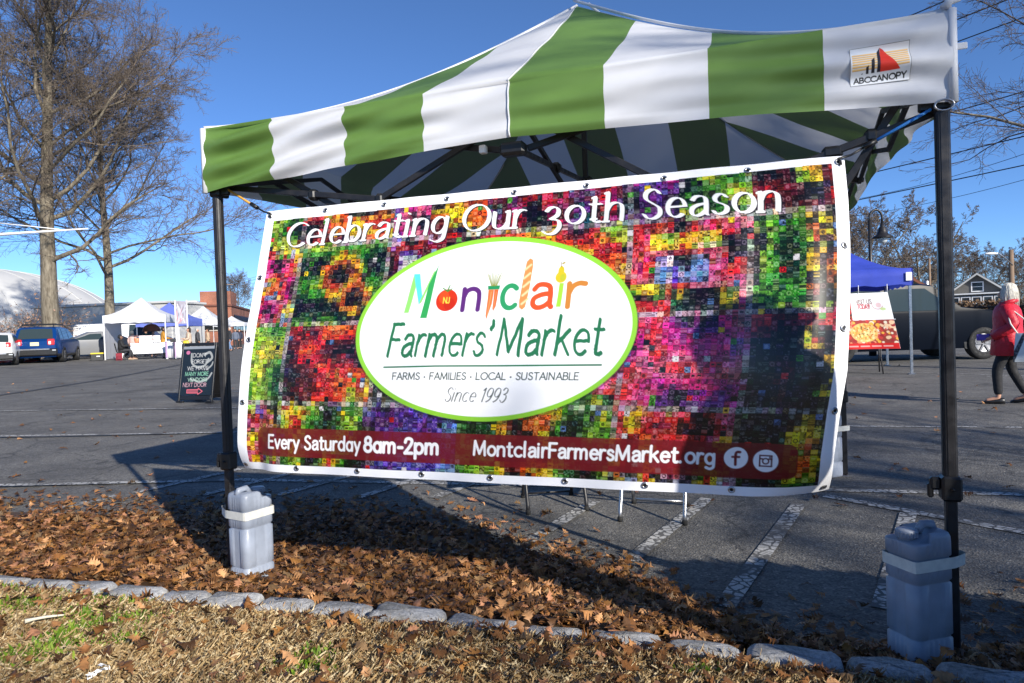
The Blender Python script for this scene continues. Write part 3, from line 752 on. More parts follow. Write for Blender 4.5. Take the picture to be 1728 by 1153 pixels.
def paint_banner():
    res = .0022
    c = Canvas(BW, BH, res, (.97, .97, .98)); r = np.random.default_rng(30)
    tile = .0213; nx, ny = int(BW/tile)+2, int(BH/tile)+2
    def smooth(ny_, nx_, cell):
        gy, gx = int(ny_/cell)+3, int(nx_/cell)+3; g = r.random((gy, gx))
        yy, xx = np.arange(ny_)/cell, np.arange(nx_)/cell; y0, x0 = yy.astype(int), xx.astype(int); fy, fx = (yy-y0)[:, None], (xx-x0)[None]
        fy = fy*fy*(3-2*fy); fx = fx*fx*(3-2*fx)
        return (g[y0][:, x0]*(1-fy)+g[y0+1][:, x0]*fy)*(1-fx)+(g[y0][:, x0+1]*(1-fy)+g[y0+1][:, x0+1]*fy)*fx
    t = np.zeros((ny, nx, 3)); t[:] = (.3, .3, .3)
    TU, TV = (np.arange(nx)+.5)*tile, (np.arange(ny)+.5)*tile
    LIME, GRN, DGR, DK, RED, DRED, ORG, YEL, MAG, PNK, PUR, VIO, BLU, TEAL, WHT = [np.array(q) for q in ((.62, .76, .18), (.28, .58, .14), (.09, .27, .12), (.07, .07, .11), (.82, .12, .14), (.36, .05, .09), (.90, .38, .08), (.92, .80, .10), (.80, .12, .50), (.88, .40, .55), (.42, .14, .55), (.32, .25, .68), (.45, .60, .82), (.10, .38, .36), (.86, .84, .84))]
    def fill(u0, u1, v0, v1, pal, cell=4.5):
        a = (TU >= u0) & (TU < u1); b = (TV >= v0) & (TV < v1)
        if not a.any() or not b.any(): return
        f = smooth(b.sum(), a.sum(), cell); f = (f-f.min())/(np.ptp(f)+1e-6)
        f = np.clip(f+r.normal(0, .07, f.shape), 0, .9999)
        ed = np.cumsum([p_[1] for p_ in pal]); ed = ed/ed[-1]
        q = np.quantile(f, ed[:-1]) if len(pal) > 1 else []
        idx = np.digitize(f, q)
        t[np.ix_(b, a)] = np.array([p_[0] for p_ in pal])[idx]
    c0, c1, c2, c3, c4, c5 = 0, .225, .67, 1.17, 1.685, 2.125
    rows = (0, .175, .545, .90, 1.22)
    fill(0, .2, 0, .2, [(DGR, 1), (GRN, 2), (LIME, 3), (YEL, 1)]); fill(.2, .40, 0, .19, [(DK, 2), (DRED, 3), (RED, 2), (YEL, 2), (ORG, 1)]); fill(.40, .68, 0, .19, [(DRED, 2), (DK, 1), (ORG, 2), (YEL, 2), (RED, 1)])
    fill(.68, .95, 0, .16, [(PUR, 2), (MAG, 3), (PNK, 2), (DK, 1)]); fill(.86, 1.12, .03, .18, [(DRED, 1), (ORG, 3), (YEL, 2), (DK, 1)]); fill(1.1, 1.66, 0, .18, [(DK, 2), (RED, 3), (MAG, 2), (DRED, 3), (TEAL, 1), (PUR, 2)])
    fill(1.66, 1.88, 0, .18, [(DK, 2), (PUR, 4), (VIO, 2), (MAG, 1)]); fill(1.88, 2.125, 0, .18, [(DK, 1), (DGR, 2), (GRN, 3), (LIME, 3), (YEL, 1)]); fill(2.125, 2.44, 0, .18, [(DK, 4), (DRED, 4), (RED, 2), (ORG, .6)])
    fill(2.27, 2.36, .02, .075, [(YEL, 2), (LIME, 1)])
    fill(0, c1, .175, .545, [(DK, 1), (MAG, 2), (PNK, 2), (RED, 2), (YEL, 2), (BLU, 1), (ORG, 1)]); fill(c1, c2, .175, .545, [(DK, 3), (DGR, 4), (GRN, 4), (LIME, 1)])
    fill(c2, 1.2, .175, .40, [(DK, 3), (DRED, 2), (RED, 2), (VIO, 1), (WHT, 1)]); fill(1.2, c4, .175, .545, [(DK, 1), (DRED, 2), (RED, 4), (ORG, 2), (YEL, 2), (LIME, 1)])
    fill(c4, c5, .175, .545, [(DK, 1), (RED, 3), (PNK, 4), (MAG, 1), (ORG, 1), (RED, 2)])
    for (a, b, p, q, pal) in ((1.76, 1.87, .235, .30, [(YEL, 3), (LIME, 1)]), (1.90, 2.03, .225, .30, [(YEL, 3), (LIME, 1), (WHT, .5)]), (1.78, 1.98, .33, .43, [(BLU, 3), (DK, 1), (WHT, 1.2), (VIO, 1)]), (1.70, 1.84, .42, .50, [(YEL, 2), (GRN, 1), (DK, 1)]), (1.86, 2.08, .45, .53, [(DK, 3), (YEL, 1), (DGR, 1)])): fill(a, b, p, q, pal, 3)
    fill(c5, 2.44, .175, .545, [(DGR, 2), (GRN, 4), (LIME, 1), (DK, 1)]); fill(2.30, 2.44, .20, .53, [(YEL, 2), (DK, 4), (ORG, 2), (LIME, 1)], 3)
    fill(0, c1, .545, .90, [(DGR, 1), (GRN, 2), (LIME, 4), (YEL, 1)]); fill(c1, c2, .545, .90, [(DK, 2), (DRED, 4), (RED, 5), (ORG, 2.5)]); fill(.55, .67, .74, .90, [(RED, 1), (YEL, 1), (ORG, 2), (LIME, 1)], 3)
    fill(1.6, c5, .545, .90, [(DK, 1), (PUR, 2), (MAG, 5), (PNK, 3), (RED, 2)]); fill(c5, 2.44, .545, .90, [(DK, 6), (DRED, 2), (RED, .8)]); fill(2.29, 2.36, .60, .68, [(YEL, 3), (LIME, 1)], 2)
    fill(2.36, 2.44, .66, .86, [(LIME, 1), (YEL, 2), (DK, 1)], 3); fill(2.33, 2.44, .54, .66, [(DK, 2), (RED, 2)], 3)
    fill(0, .23, .90, 1.22, [(DK, 1), (YEL, 2), (PNK, 2), (RED, 2), (VIO, 1), (LIME, 1)], 3.5); fill(.22, .63, .90, 1.22, [(DK, 1), (DGR, 2), (GRN, 3), (LIME, 3), (YEL, 1.5), (RED, .8)], 4)
    fill(.63, 1.06, .90, 1.22, [(DK, 1), (PUR, 2), (VIO, 4), (BLU, 1.2)]); fill(1.06, 1.24, .90, 1.22, [(DGR, 2), (GRN, 3), (LIME, 1)]); fill(1.24, 1.44, .9, 1.22, [(DK, 2), (DRED, 1), (ORG, 2), (YEL, 2)], 3); fill(1.44, 1.685, .86, 1.22, [(DK, 2), (DGR, 3), (GRN, 4), (LIME, 1), (YEL, 1)], 3.5)
    fill(1.685, 2.11, .90, 1.22, [(DK, 1), (RED, 4), (PNK, 2), (ORG, 1), (YEL, 2.5)], 3); fill(1.70, 2.1, 1.14, 1.22, [(RED, 2), (YEL, 3), (BLU, 1), (DK, 2), (WHT, 1), (PNK, 1)], 2.5); fill(2.11, 2.44, .90, 1.22, [(DK, 4), (DGR, 4), (GRN, 2)]); fill(2.27, 2.40, .92, 1.18, [(DK, 1.5), (YEL, 3), (LIME, 1), (ORG, 1)], 2.5)
    # sunflower in its panel
    for (cu, cv, R1, R2) in ((.445, .33, .105, .052), (.53, .43, .085, .045)):
        d = np.hypot(TU[None]-cu, (TV[:, None]-cv)*1.0)+r.normal(0, .008, (ny, nx))
        ok = (TV[:, None] < .53) & (TU[None] < .66)
        t[(d < R1) & ok] = YEL; t[(d < R2*1.45) & ok] = ORG*.8+DRED*.2; t[(d < R2) & ok] = DK
        m_ = (d < R1) & (d > R2*1.3) & ok & (r.random((ny, nx)) < .3); t[m_] = ORG
    # pale rows of tiles between the pictures
    for cu in (c1, c2, c4, c5):
        i = int(cu/tile); k = r.random(ny) < .7; t[k, i] = WHT*.78
    for cv in rows[1:4]:
        j = int(cv/tile); k = r.random(nx) < .75; t[j, k] = WHT*.85
    tp = np.pad(t, ((1, 1), (1, 1), (0, 0)), 'edge'); t = .62*t+.38*(tp[:-2, 1:-1]+tp[2:, 1:-1]+tp[1:-1, :-2]+tp[1:-1, 2:])/4
    # every tile gets its own shade and a tiny picture
    hsv_j = r.normal(.97, .14, (ny, nx, 1)); t = t*.92+t.mean(2, keepdims=True)*.08; t = np.clip(t*hsv_j+r.normal(0, .045, (ny, nx, 3)), .02, 1)
    odd = r.random((ny, nx)) < .035; t[odd] = r.choice(np.array([DK, WHT, DK*1.5, RED, YEL, GRN, BLU*.8]), odd.sum())
    U = np.arange(c.nx)*res; V = np.arange(c.ny)*res
    iu = np.minimum((U/tile).astype(int), nx-1); iv = np.minimum((V/tile).astype(int), ny-1)
    fu = (U/tile-iu)[None]; fv = (V/tile-iv)[:, None]
    G = lambda a: a[np.ix_(iv, iu)]
    base = t[np.ix_(iv, iu)]; kind = G(r.choice([0, 1, 2, 3, 4, 5, 6, 7, 7, 7, 7, 7, 8, 8], (ny, nx))); A = G(r.random((ny, nx))); B = G(r.random((ny, nx))); sgn = np.where(A > .42, -1, 1)
    d = np.hypot(fu-.5, fv-.5); amt = np.zeros(base.shape[:2])
    amt = np.where((kind == 0) & (np.abs(d-.3) < .07), .9*sgn, amt); amt = np.where((kind == 1) & (d < .33), .5*sgn, amt)
    amt = np.where((kind == 2) & (np.sin(fv*(18+14*B)) > .2), .42*sgn, amt); amt = np.where((kind == 3) & (fv > .35+.3*B), -.38, amt)
    amt = np.where((kind == 4) & (np.abs(fu-.5) < .28) & (np.abs(fv-.5) < .10+.1*B), .9*sgn, amt)
    amt = np.where((kind == 5) & (fu+fv*B > .8), -.45, amt); amt = np.where((kind == 6) & (np.abs(fv-.3) < .08), .7*sgn, amt); amt = np.where((kind == 6) & (np.abs(fv-.62) < .06) & (fu > .2) & (fu < .8), .7*sgn, amt)
    SN = 4; sub_ = r.normal(0, .34, (ny*SN, nx*SN)); su = np.minimum((U/tile*SN).astype(int), nx*SN-1); sv = np.minimum((V/tile*SN).astype(int), ny*SN-1)
    sb = sub_[np.ix_(sv, su)]; sb2 = np.repeat(r.normal(0, .30, (ny*SN, nx)), SN, 1)[np.ix_(sv, su)]
    amt = np.where(kind == 7, sb, amt); amt = np.where(kind == 8, sb2, amt)
    amt = amt*.85+sb*.25*(kind < 7)+r.normal(0, .10, amt.shape)-.16*((fu < .08) | (fv < .08))*(B > .4)
    px = base*(1+np.minimum(amt, 0)[..., None])+np.clip(amt, 0, .42)[..., None]*(.85-base)
    px = np.clip(px, .01, 1)**1.28
    m = ((U[None] > .047) & (U[None] < 2.397) & (V[:, None] > .05-.025*U[None]/BW) & (V[:, None] < 1.187)).astype(float)
    c.put((slice(0, c.ny), slice(0, c.nx)), m, s2l(px))
    # headline
    sh = (.005, .004, (.05, .02, .03)); pen = (.22, R(20)); W = (.97, .97, .97)
    pth = lambda X: -.012*math.sin((X-.13)/2.1*math.pi)
    c.text('Celebräting', .135, .180, .108, .0178, W, .815, slant=.13, pen=pen, path=pth, serif=.10, shadow=sh)
    c.text('Our', 1.003, .180, .108, .0178, W, .285, slant=.08, pen=pen, path=pth, serif=.10, shadow=sh)
    c.text('ʒøth', 1.352, .180, .108, .0178, W, .335, slant=.08, pen=pen, path=pth, serif=.10, shadow=sh)
    c.text('Seäson', 1.742, .180, .111, .0185, W, .50, slant=.03, pen=pen, path=pth, serif=.10, shadow=sh)
    # oval emblem
    oc, orr = (1.156, .586), (.585, .383)
    c.ell(oc[0], oc[1]+.006, orr[0]+.004, orr[1]+.006, (.05, .08, .04), .55); c.ell(*oc, *orr, (.55, .80, .22)); c.ell(oc[0], oc[1], orr[0]-.019, orr[1]-.019, (.985, .985, .985))
    G1, G2, CY, PURP, OR_, DKG = (.55, .85, .42), (.20, .62, .32), (.35, .80, .88), (.36, .16, .45), (.91, .32, .14), (.15, .44, .28)
    c.poly([(.784, .507), (.806, .507), (.832, .339), (.806, .339)], G1); c.poly([(.806, .339), (.834, .339), (.860, .448), (.846, .476)], CY); c.stroke([(.852, .462), (.898, .335)], .010, G1); c.poly([(.860, .532), (.890, .532), (.913, .300), (.879, .388)], G2)
    c.ell(.967, .458, .047, .047, (.80, .20, .06)); c.ell(.954, .445, .022, .026, (.90, .36, .12), .55); c.ell(.980, .475, .024, .026, (.70, .12, .04), .5)
    for dx, dy in ((-.024, -.012), (-.012, -.004), (.004, -.016), (.02, -.008), (.008, -.024)): c.stroke([(.967, .420), (.967+dx*.9, .418+dy)], .005, (.25, .52, .20))
    c.text('NJ', .953, .470, .024, .0034, (.96, .88, .30), .030)
    c.text('n', 1.040, .502, .133, .020, PURP, .098)
    c.poly([(1.138, .404), (1.190, .404), (1.188, .421), (1.140, .421)], (.12, .55, .33))
    for i in range(11):
        x = 1.153+i*.0022; c.stroke([(x, .405), (x+(i-5)*.0045, .352+.004*(i % 3))], .0028, (.42, .50, .16) if i % 2 else (.60, .58, .25))
    c.poly([(1.142, .421), (1.166, .421), (1.163, .48), (1.148, .545), (1.142, .53)], (.93, .45, .22)); c.poly([(1.167, .421), (1.185, .421), (1.181, .49), (1.172, .512), (1.167, .50)], (.88, .38, .17)); c.stroke([(1.155, .43), (1.149, .53)], .003, (.98, .62, .40)); c.stroke([(1.176, .43), (1.172, .50)], .003, (.96, .58, .36))
    c.text('c', 1.203, .500, .140, .021, (.18, .58, .36), .082)
    bg_ = [(1.291, .312), (1.302, .300), (1.313, .306), (1.316, .33), (1.310, .42), (1.300, .497), (1.290, .507), (1.279, .498), (1.276, .47), (1.284, .38)]
    c.poly(bg_, (.86, .55, .30), rnd=.002)
    for y in (.325, .36, .395, .43, .465): c.stroke([(1.286, y+.020), (1.309, y)], .009, (.97, .80, .60))
    c.text('ä', 1.325, .502, .142, .021, OR_, .108); c.poly([(1.424, .502), (1.443, .502), (1.448, .406), (1.430, .406)], (.62, .82, .24)); c.text('r', 1.470, .502, .140, .021, (.78, .50, .20), .098)
    c.ell(1.434, .382, .0225, .023, (.80, .72, .14)); c.ell(1.433, .358, .0125, .022, (.80, .72, .14)); c.ell(1.441, .384, .010, .014, (.68, .72, .20), .7); c.stroke([(1.432, .340), (1.429, .318)], .003, (.45, .33, .15)); c.ell(1.440, .325, .008, .004, (.62, .55, .20), 1, -.5)
    pn = (.62, R(60))
    c.text("Färmers'", .735, .694, .138, .0165, DKG, .455, slant=.10, pen=pn, jit=.012, seed=3); c.text('Märket', 1.208, .694, .148, .0175, DKG, .425, slant=.06, pen=pn, jit=.012, seed=8)
    c.stroke([(.724, .742), (.95, .738), (1.2, .738), (1.619, .736)], .0075, DKG)
    c.text('FARMS • FAMILIES • LOCAL • SUSTAINABLE', .768, .795, .0285, .0047, (.22, .28, .24), .776)
    c.text('Since 1993', 1.005, .888, .058, .0052, (.25, .29, .27), .262, slant=.25, pen=(.45, R(35)))
    # strip with the hours and the address
    c.poly([(.135, 1.052), (2.292, 1.060), (2.292, 1.122), (.135, 1.114)], (.44, .08, .12), .90, rnd=.034)
    c.text('Every Säturday', .170, 1.111, .058, .0098, W, .470); c.text('8am-2pm', .655, 1.111, .062, .0135, W, .348); c.text('MontcläirFärmersMärket.org', 1.148, 1.107, .056, .0100, W, .920)
    c.ell(2.128, 1.081, .0395, .0395, W); c.text('f', 2.115, 1.105, .05, .010, (.44, .08, .12), .04) if 'f' in GL else None
    c.stroke(catmull([(2.140, 1.060), (2.131, 1.060), (2.127, 1.069), (2.127, 1.106)]), .0095, (.44, .08, .12)); c.stroke([(2.116, 1.078), (2.139, 1.078)], .0080, (.44, .08, .12))
    c.ell(2.225, 1.089, .0405, .0405, W); rr_ = (.36, .08, .14)
    for a, b in (((2.206, 1.070), (2.244, 1.070)), ((2.244, 1.070), (2.244, 1.108)), ((2.244, 1.108), (2.206, 1.108)), ((2.206, 1.108), (2.206, 1.070)), ((2.206, 1.082), (2.215, 1.082)), ((2.235, 1.082), (2.244, 1.082))): c.stroke([a, b], .0052, rr_)
    c.stroke(_e(2.225, 1.090, .0098, .0098)[1], .0048, rr_); c.ell(2.238, 1.076, .003, .003, rr_)
    return c
banner = thing('market_banner', (TFL+TEX*1.5+TEY*-.2+Vector((0, 0, .55))), 'glossy photo mosaic vinyl banner with white oval emblem hung across the tent front', 'banner')
bc = paint_banner()
sheet = bc.sheet('vinyl_sheet', lambda U, V: banner_pt(U, V), MT['paint'], banner)
def grommets():
    UV = [(.022+i*(BW-.044)/8, .022) for i in range(9)]+[(.022+i*(BW-.044)/8, BH-.022) for i in range(9)]+[(.02, .022+i*(BH-.044)/4) for i in (1, 2, 3)]+[(BW-.02, .022+i*(BH-.044)/4) for i in (1, 2, 3)]
    first = None
    for U, V in UV:
        p = banner_pt([U, U+.004, U], [V, V, V+.004]); a = Vector(p[0]); n = (Vector(p[1])-a).cross(Vector(p[2])-a).normalized()
        if n.y > 0: n = -n
        q = n.to_track_quat('Z', 'Y').to_matrix().to_4x4()
        m = MB(); ring = [(.0055, .002), (.0075, .0042), (.0105, .0042), (.0125, .0015)]
        V_ = [(r_*math.cos(2*math.pi*j/16), r_*math.sin(2*math.pi*j/16), z) for r_, z in ring for j in range(16)]
        m.add(V_, [(i*16+j, i*16+(j+1) % 16, (i+1)*16+(j+1) % 16, (i+1)*16+j) for i in range(3) for j in range(16)], 0, True)
        m.add([(.0056*math.cos(2*math.pi*j/16), .0056*math.sin(2*math.pi*j/16), .0026) for j in range(16)], [tuple(range(16))], 1)
        m.build('grommet', [MT['metal'], MT['black']], banner, xf=Matrix.Translation(a)@q)
grommets()
def bungee(a, b, m_, label, hook):
    a, b = Vector(a), Vector(b); d = (b-a)
    root = thing('bungee_cord', a, label, 'bungee cord')
    g = MB(); k = a+d*.62; g.tube([a, a+d*.3, k], .0055, 8); g.build('cord', m_, root)
    g = MB(); g.tube([k-d*.04, k+d*.10], .010, 8); e = k+d*.10
    g.tube([e, e+(b-e)*.5, b+Vector((0, 0, .012)), b+Vector((.004, -.012, 0)), b+Vector((.006, -.010, -.012))], .0042, 6); g.build('hook', MT['black'], root)
pTL, pTR = Vector(banner_pt([.022], [.022])[0]), Vector(banner_pt([BW-.022], [.022])[0])
bungee(T(.05, .02, 1.905), pTL, MT['orange_cord'], 'orange bungee cord tying the top left banner corner to the left leg', 0)
bungee(T(3.0, .01, 1.875), pTR, MT['blue_cord'], 'blue bungee cord tying the top right banner corner to the right leg', 0)

# folding chairs behind the banner: only their feet show under its hem
def folding_chair(loc, yaw, m_, label):
    root = thing('folding_chair', loc, label, 'folding chair'); root.rotation_euler.z = yaw
    WL[root.name] = Vector((0, 0, 0))
    w2 = .19
    for sx in (-1, 1):
        g = MB(); g.tube([(sx*w2, -.20, 0), (sx*w2, -.19, .06), (sx*w2, .10, .50), (sx*w2*.98, .19, .84)], .0125, 8); g.build('leg', m_, root)
        g = MB(); g.tube([(sx*w2*.9, .24, 0), (sx*w2*.9, .22, .06), (sx*w2*.9, -.15, .46)], .0115, 8); g.build('leg', m_, root)
        for yy, ww in ((-.20, 1), (.24, .9)):
            g = MB(); g.lathe([(.016, 0), (.017, .02), (.014, .03)], (sx*w2*ww, yy, 0), 10); g.build('foot_cap', MT['rubber'], root)
    g = MB(); g.tube([(-w2*.9, .235, .03), (w2*.9, .235, .03)], .008, 6); g.build('crossbar', m_, root)
    g = MB(); g.box((0, -.02, .45), (.40, .38, .03), .012); g.build('seat', MT['black'], root)
    g = MB(); g.box((0, .165, .74), (.38, .025, .18), .01, (-.25, 0, 0)); g.build('backrest', MT['black'], root)
folding_chair((.235, 4.62, 0), .1, MT['steel_dark'], 'black framed folding chair behind the banner, only its dark feet showing')
folding_chair((.86, 4.30, 0), -.32, MT['metal'], 'steel legged folding chair behind the banner, bright legs showing below its hem')

# ------------------------------------------------------------------ fallen leaves, straw and weeds
def vz(x, y):
    ky = kerb_y(x)-.05; f = math.sqrt(max(0, (ky-y))/24)
    return .062+.03*math.sin((x+f*f*3)*3.1+y*2)*math.sin(y*4.3+(x+f*f*3))*min(1, f*6)+.03*min(1, f*4)
UP = [(-9, 6.1), (-6, 5.55), (-4, 5.12), (-2.5, 4.82), (-1.0, 4.72), (-.3, 4.2), (.1, 3.75), (.6, 3.15), (.8, 2.75), (1.0, 2.5), (1.35, 2.38), (1.6, 2.36), (2.2, 2.5), (2.8, 2.3), (5, 1.3)]
def up_y(x): return float(np.interp(x, [q[0] for q in UP], [q[1] for q in UP]))
def mound(x, y):
    d = y-kerb_y(x); U_ = up_y(x)-kerb_y(x)
    if d < 0 or d > U_: return 0
    return .062*math.exp(-((d-.14)/.42)**2)*min(1, U_/1.1)*(1-.55*math.exp(-((x-1.5)/.6)**2))+.012*(1-d/U_)
LC = s2l([(.66, .45, .27), (.57, .37, .20), (.49, .31, .15), (.76, .55, .38), (.42, .27, .14), (.36, .24, .15), (.60, .40, .18), (.56, .43, .30), (.68, .46, .34)])
LC = (LC*.90+LC.mean(1, keepdims=True)*.10)*np.array([1.06, 1.07, .92])
def leaf_template(st, hw):
    V = []; F = []
    for y, w_ in zip(st, hw): V += [(-w_, y, 0), (0, y, 0), (w_, y, 0)]
    n = len(st)
    for i in range(n-1):
        b = 3*i; F += [(b, b+1, b+4, b+3), (b+1, b+2, b+5, b+4)]
    return np.array(V), np.array(F)
OAK = leaf_template([0, .14, .20, .29, .36, .46, .53, .64, .72, .84, 1.0], [.015, .03, .17, .10, .32, .11, .40, .12, .27, .09, .02])
def leaves(pts, name, label, cat, lo=.036, hi=.074, tilt=.30, seed=3, extra=None):
    r = np.random.default_rng(seed); TV_, TF = OAK; n = len(pts); k = len(TV_)
    S = r.uniform(lo, hi, n); ya = r.uniform(0, 2*np.pi, n); ti = r.normal(0, tilt, n); ro = r.normal(0, tilt, n)
    cu, cv_ = r.normal(0, .75, n), r.normal(0, .6, n)
    x, y = TV_[:, 0][None]*np.ones((n, 1)), TV_[:, 1][None]-.5
    x = x*r.uniform(.75, 1.25, (n, 1)); y = y*np.ones((n, 1))+0
    x = x+(r.normal(0, .05, (n, k)))*(np.abs(TV_[:, 0]) > .02)
    z = cu[:, None]*x**2*1.3+cv_[:, None]*y**2*.9+r.normal(0, .018, (n, k))+.12*np.abs(x)*np.sign(cu)[:, None]
    P = np.stack([x, y, z], -1)*S[:, None, None]
    c, s = np.cos(ti), np.sin(ti); P = np.stack([P[..., 0], P[..., 1]*c[:, None]-P[..., 2]*s[:, None], P[..., 1]*s[:, None]+P[..., 2]*c[:, None]], -1)
    c, s = np.cos(ro), np.sin(ro); P = np.stack([P[..., 0]*c[:, None]+P[..., 2]*s[:, None], P[..., 1], -P[..., 0]*s[:, None]+P[..., 2]*c[:, None]], -1)
    c, s = np.cos(ya), np.sin(ya); P = np.stack([P[..., 0]*c[:, None]-P[..., 1]*s[:, None], P[..., 0]*s[:, None]+P[..., 1]*c[:, None], P[..., 2]], -1)
    lowz = P[..., 2].min(1); P[..., 2] -= (lowz*.75)[:, None]
    P += np.array(pts)[:, None, :]
    col = LC[r.integers(0, len(LC), n)]*np.where(r.random((n, 1)) < .25, .6, 1)*r.uniform(.6, 1.25, (n, 1))
    C_ = np.repeat(col[:, None], k, 1)*(1+r.normal(0, .06, (n, k, 1)))
    V = P.reshape(-1, 3); C_ = C_.reshape(-1, 3); F = (TF[None]+(np.arange(n)*k)[:, None, None]).reshape(-1, 4)
    if extra:
        V2, F2, C2 = extra; F = np.concatenate([F, F2+len(V)]); V = np.concatenate([V, V2]); C_ = np.concatenate([C_, C2])
    o = fast_mesh(name, V, F, MT['leaf'], None, (0, 0, 0), np.clip(C_, 0, 1), True)
    return tag(o, label, cat, kind='stuff')
MT['leaf'] = mat('dead oak leaf', (.3, .2, .1), .55, noise=.22, nscale=70, attr='paint', trans=.12, spec=.4)
def litter():
    r = random.Random(11); pts = []
    while len(pts) < 15000:
        x = r.uniform(-6.5, 3.2) if r.random() < .35 else r.uniform(-3.4, 2.2); k, u = kerb_y(x)+.085, up_y(x)
        d = r.random()**1.25; y = k+d*(u-k)+r.gauss(0, .05)
        if y < k-.02: continue
        if d > .75 and r.random() < (d-.75)*2.6: continue
        pts.append((x, y, gz(x)+mound(x, y)+r.random()*.018))
    for _ in range(900):                                        # strays beyond the heap
        x = r.uniform(-5, 2.5); y = up_y(x)+abs(r.gauss(0, .22)); pts.append((x, y, gz(x)+.008))
    # bed under the heap
    X = np.linspace(-9, 5, 141); J = 12; V = []; C_ = []
    for x in X:
        k, u = kerb_y(x)+.02, up_y(x)-.12
        for j in range(J):
            y = k+(u-k)*j/(J-1); V.append((x, y, gz(x)+(mound(x, y)*(1-j/(J-1))**.3 if j < J-1 else .002)+.003*r.random())); C_.append(np.array((.10, .058, .028))*r.uniform(.6, 1.2))
    F = np.array([(i*J+j, i*J+j+1, (i+1)*J+j+1, (i+1)*J+j)[::-1] for i in range(140) for j in range(J-1)])
    leaves(pts, 'leaf_litter', 'brown oak leaves heaped along the kerb under the canopy', 'fallen leaves', extra=(np.array(V), F, np.array(C_)))
    pts = []
    while len(pts) < 1500:
        x = r.uniform(-3.6, 2.4); y = kerb_y(x)-.08-r.random()**1.5*1.7
        if y < 1.2: continue
        dens = .30+.7*math.exp(-((x-.25)/.8)**2)
        if r.random() > dens: continue
        pts.append((x, y, vz(x, y)+.012+r.random()*.03))
    for _ in range(28):
        x = r.uniform(-3.5, 2.4); pts.append((x, kerb_y(x)+r.uniform(-.05, .05), .135))
    leaves(pts, 'leaf_scatter', 'brown oak leaves strewn over the dry grass verge', 'fallen leaves', .04, .08, .35, 5)
    pts = []
    while len(pts) < 330:
        y = 4.3+r.random()**1.5*16; x = r.uniform(-.75, .8)*y
        pts.append((x, y, gz(x)+.008))
    leaves(pts, 'leaf_strays', 'single brown leaves scattered across the asphalt lot', 'fallen leaves', .05, .095, .25, 9)
litter()
def grass():
    r = np.random.default_rng(21); n = 230000
    x = r.uniform(-3.9, 2.6, n); ky = np.array([kerb_y(a) for a in x]); y = ky-.05-r.random(n)**1.2*1.9
    ok = y > .9; x, y = x[ok], y[ok]; n = len(x)
    z = np.array([vz(a, b) for a, b in zip(x, y)])
    patch = np.zeros(n)
    spots = []
    for px, py, rad in ((35, 993, .12), (40, 1029, .12), (139, 998, .10), (182, 1008, .10), (139, 1043, .10), (200, 1052, .12), (142, 1064, .09), (97, 1099, .12), (73, 1113, .09), (213, 1088, .08), (14, 1116, .08), (229, 1015, .07), (113, 1080, .08), (520, 1137, .09), (535, 1113, .07), (1180, 1140, .05), (85, 985, .10)):
        a = at(px, py, 1); k = (CAM_H-.07)/(CAM_H-a.z); spots.append((a.x*k, a.y*k, rad))
    for cx, cy, rad in spots:
        patch = np.maximum(patch, np.exp(-(((x-cx)/rad)**2+((y-cy)/(rad*.7))**2)))
    g = r.random(n) < patch*.8
    L = np.where(g, r.uniform(.012, .036, n), r.uniform(.015, .055, n)); wd = np.where(g, r.uniform(.003, .009, n), r.uniform(.00035, .0008, n))
    az = np.where(r.random(n) < .25, r.normal(.5, .5, n), r.uniform(0, 2*np.pi, n)); el = np.where(g, r.uniform(.3, 1.3, n), np.abs(r.normal(.10, .28, n)))
    dx, dy = np.cos(az), np.sin(az); P = []
    bend = r.uniform(-.9, .6, n)
    for f in (0, .5, 1):
        e = el+bend*f; hx = f*L*np.cos(e); hz = f*L*np.sin(e); ww = wd*(1 if f < .9 else .25)
        for sg in (-1, 1): P.append(np.stack([x+dx*hx-dy*ww*sg, y+dy*hx+dx*ww*sg, z+.006+r.random(n)*.004+np.maximum(hz, -.004)+r.random(n)*.012*(~g)], -1))
    V = np.stack(P, 1).reshape(-1, 3); b = (np.arange(n)*6)[:, None]
    F = np.concatenate([b+np.array([[0, 1, 3, 2]]), b+np.array([[2, 3, 5, 4]])])
    straw = s2l([(.80, .69, .50), (.72, .60, .41), (.87, .79, .63), (.60, .47, .31)])[r.integers(0, 4, n)]*r.uniform(.7, 1.1, (n, 1)); gr = s2l([(.45, .57, .13), (.35, .49, .11), (.55, .64, .22)])[r.integers(0, 3, n)]*r.uniform(.7, 1.15, (n, 1))
    C_ = np.repeat(np.where(g[:, None], gr, straw)[:, None], 6, 1).reshape(-1, 3)
    m = mat('grass blade', (.3, .25, .1), .6, attr='paint', trans=.2)
    tag(fast_mesh('grass', V, F, m, None, (0, 0, 0), np.clip(C_, 0, 1)), 'dry straw coloured grass with green weed patches on the verge', 'grass', kind='stuff')
grass()
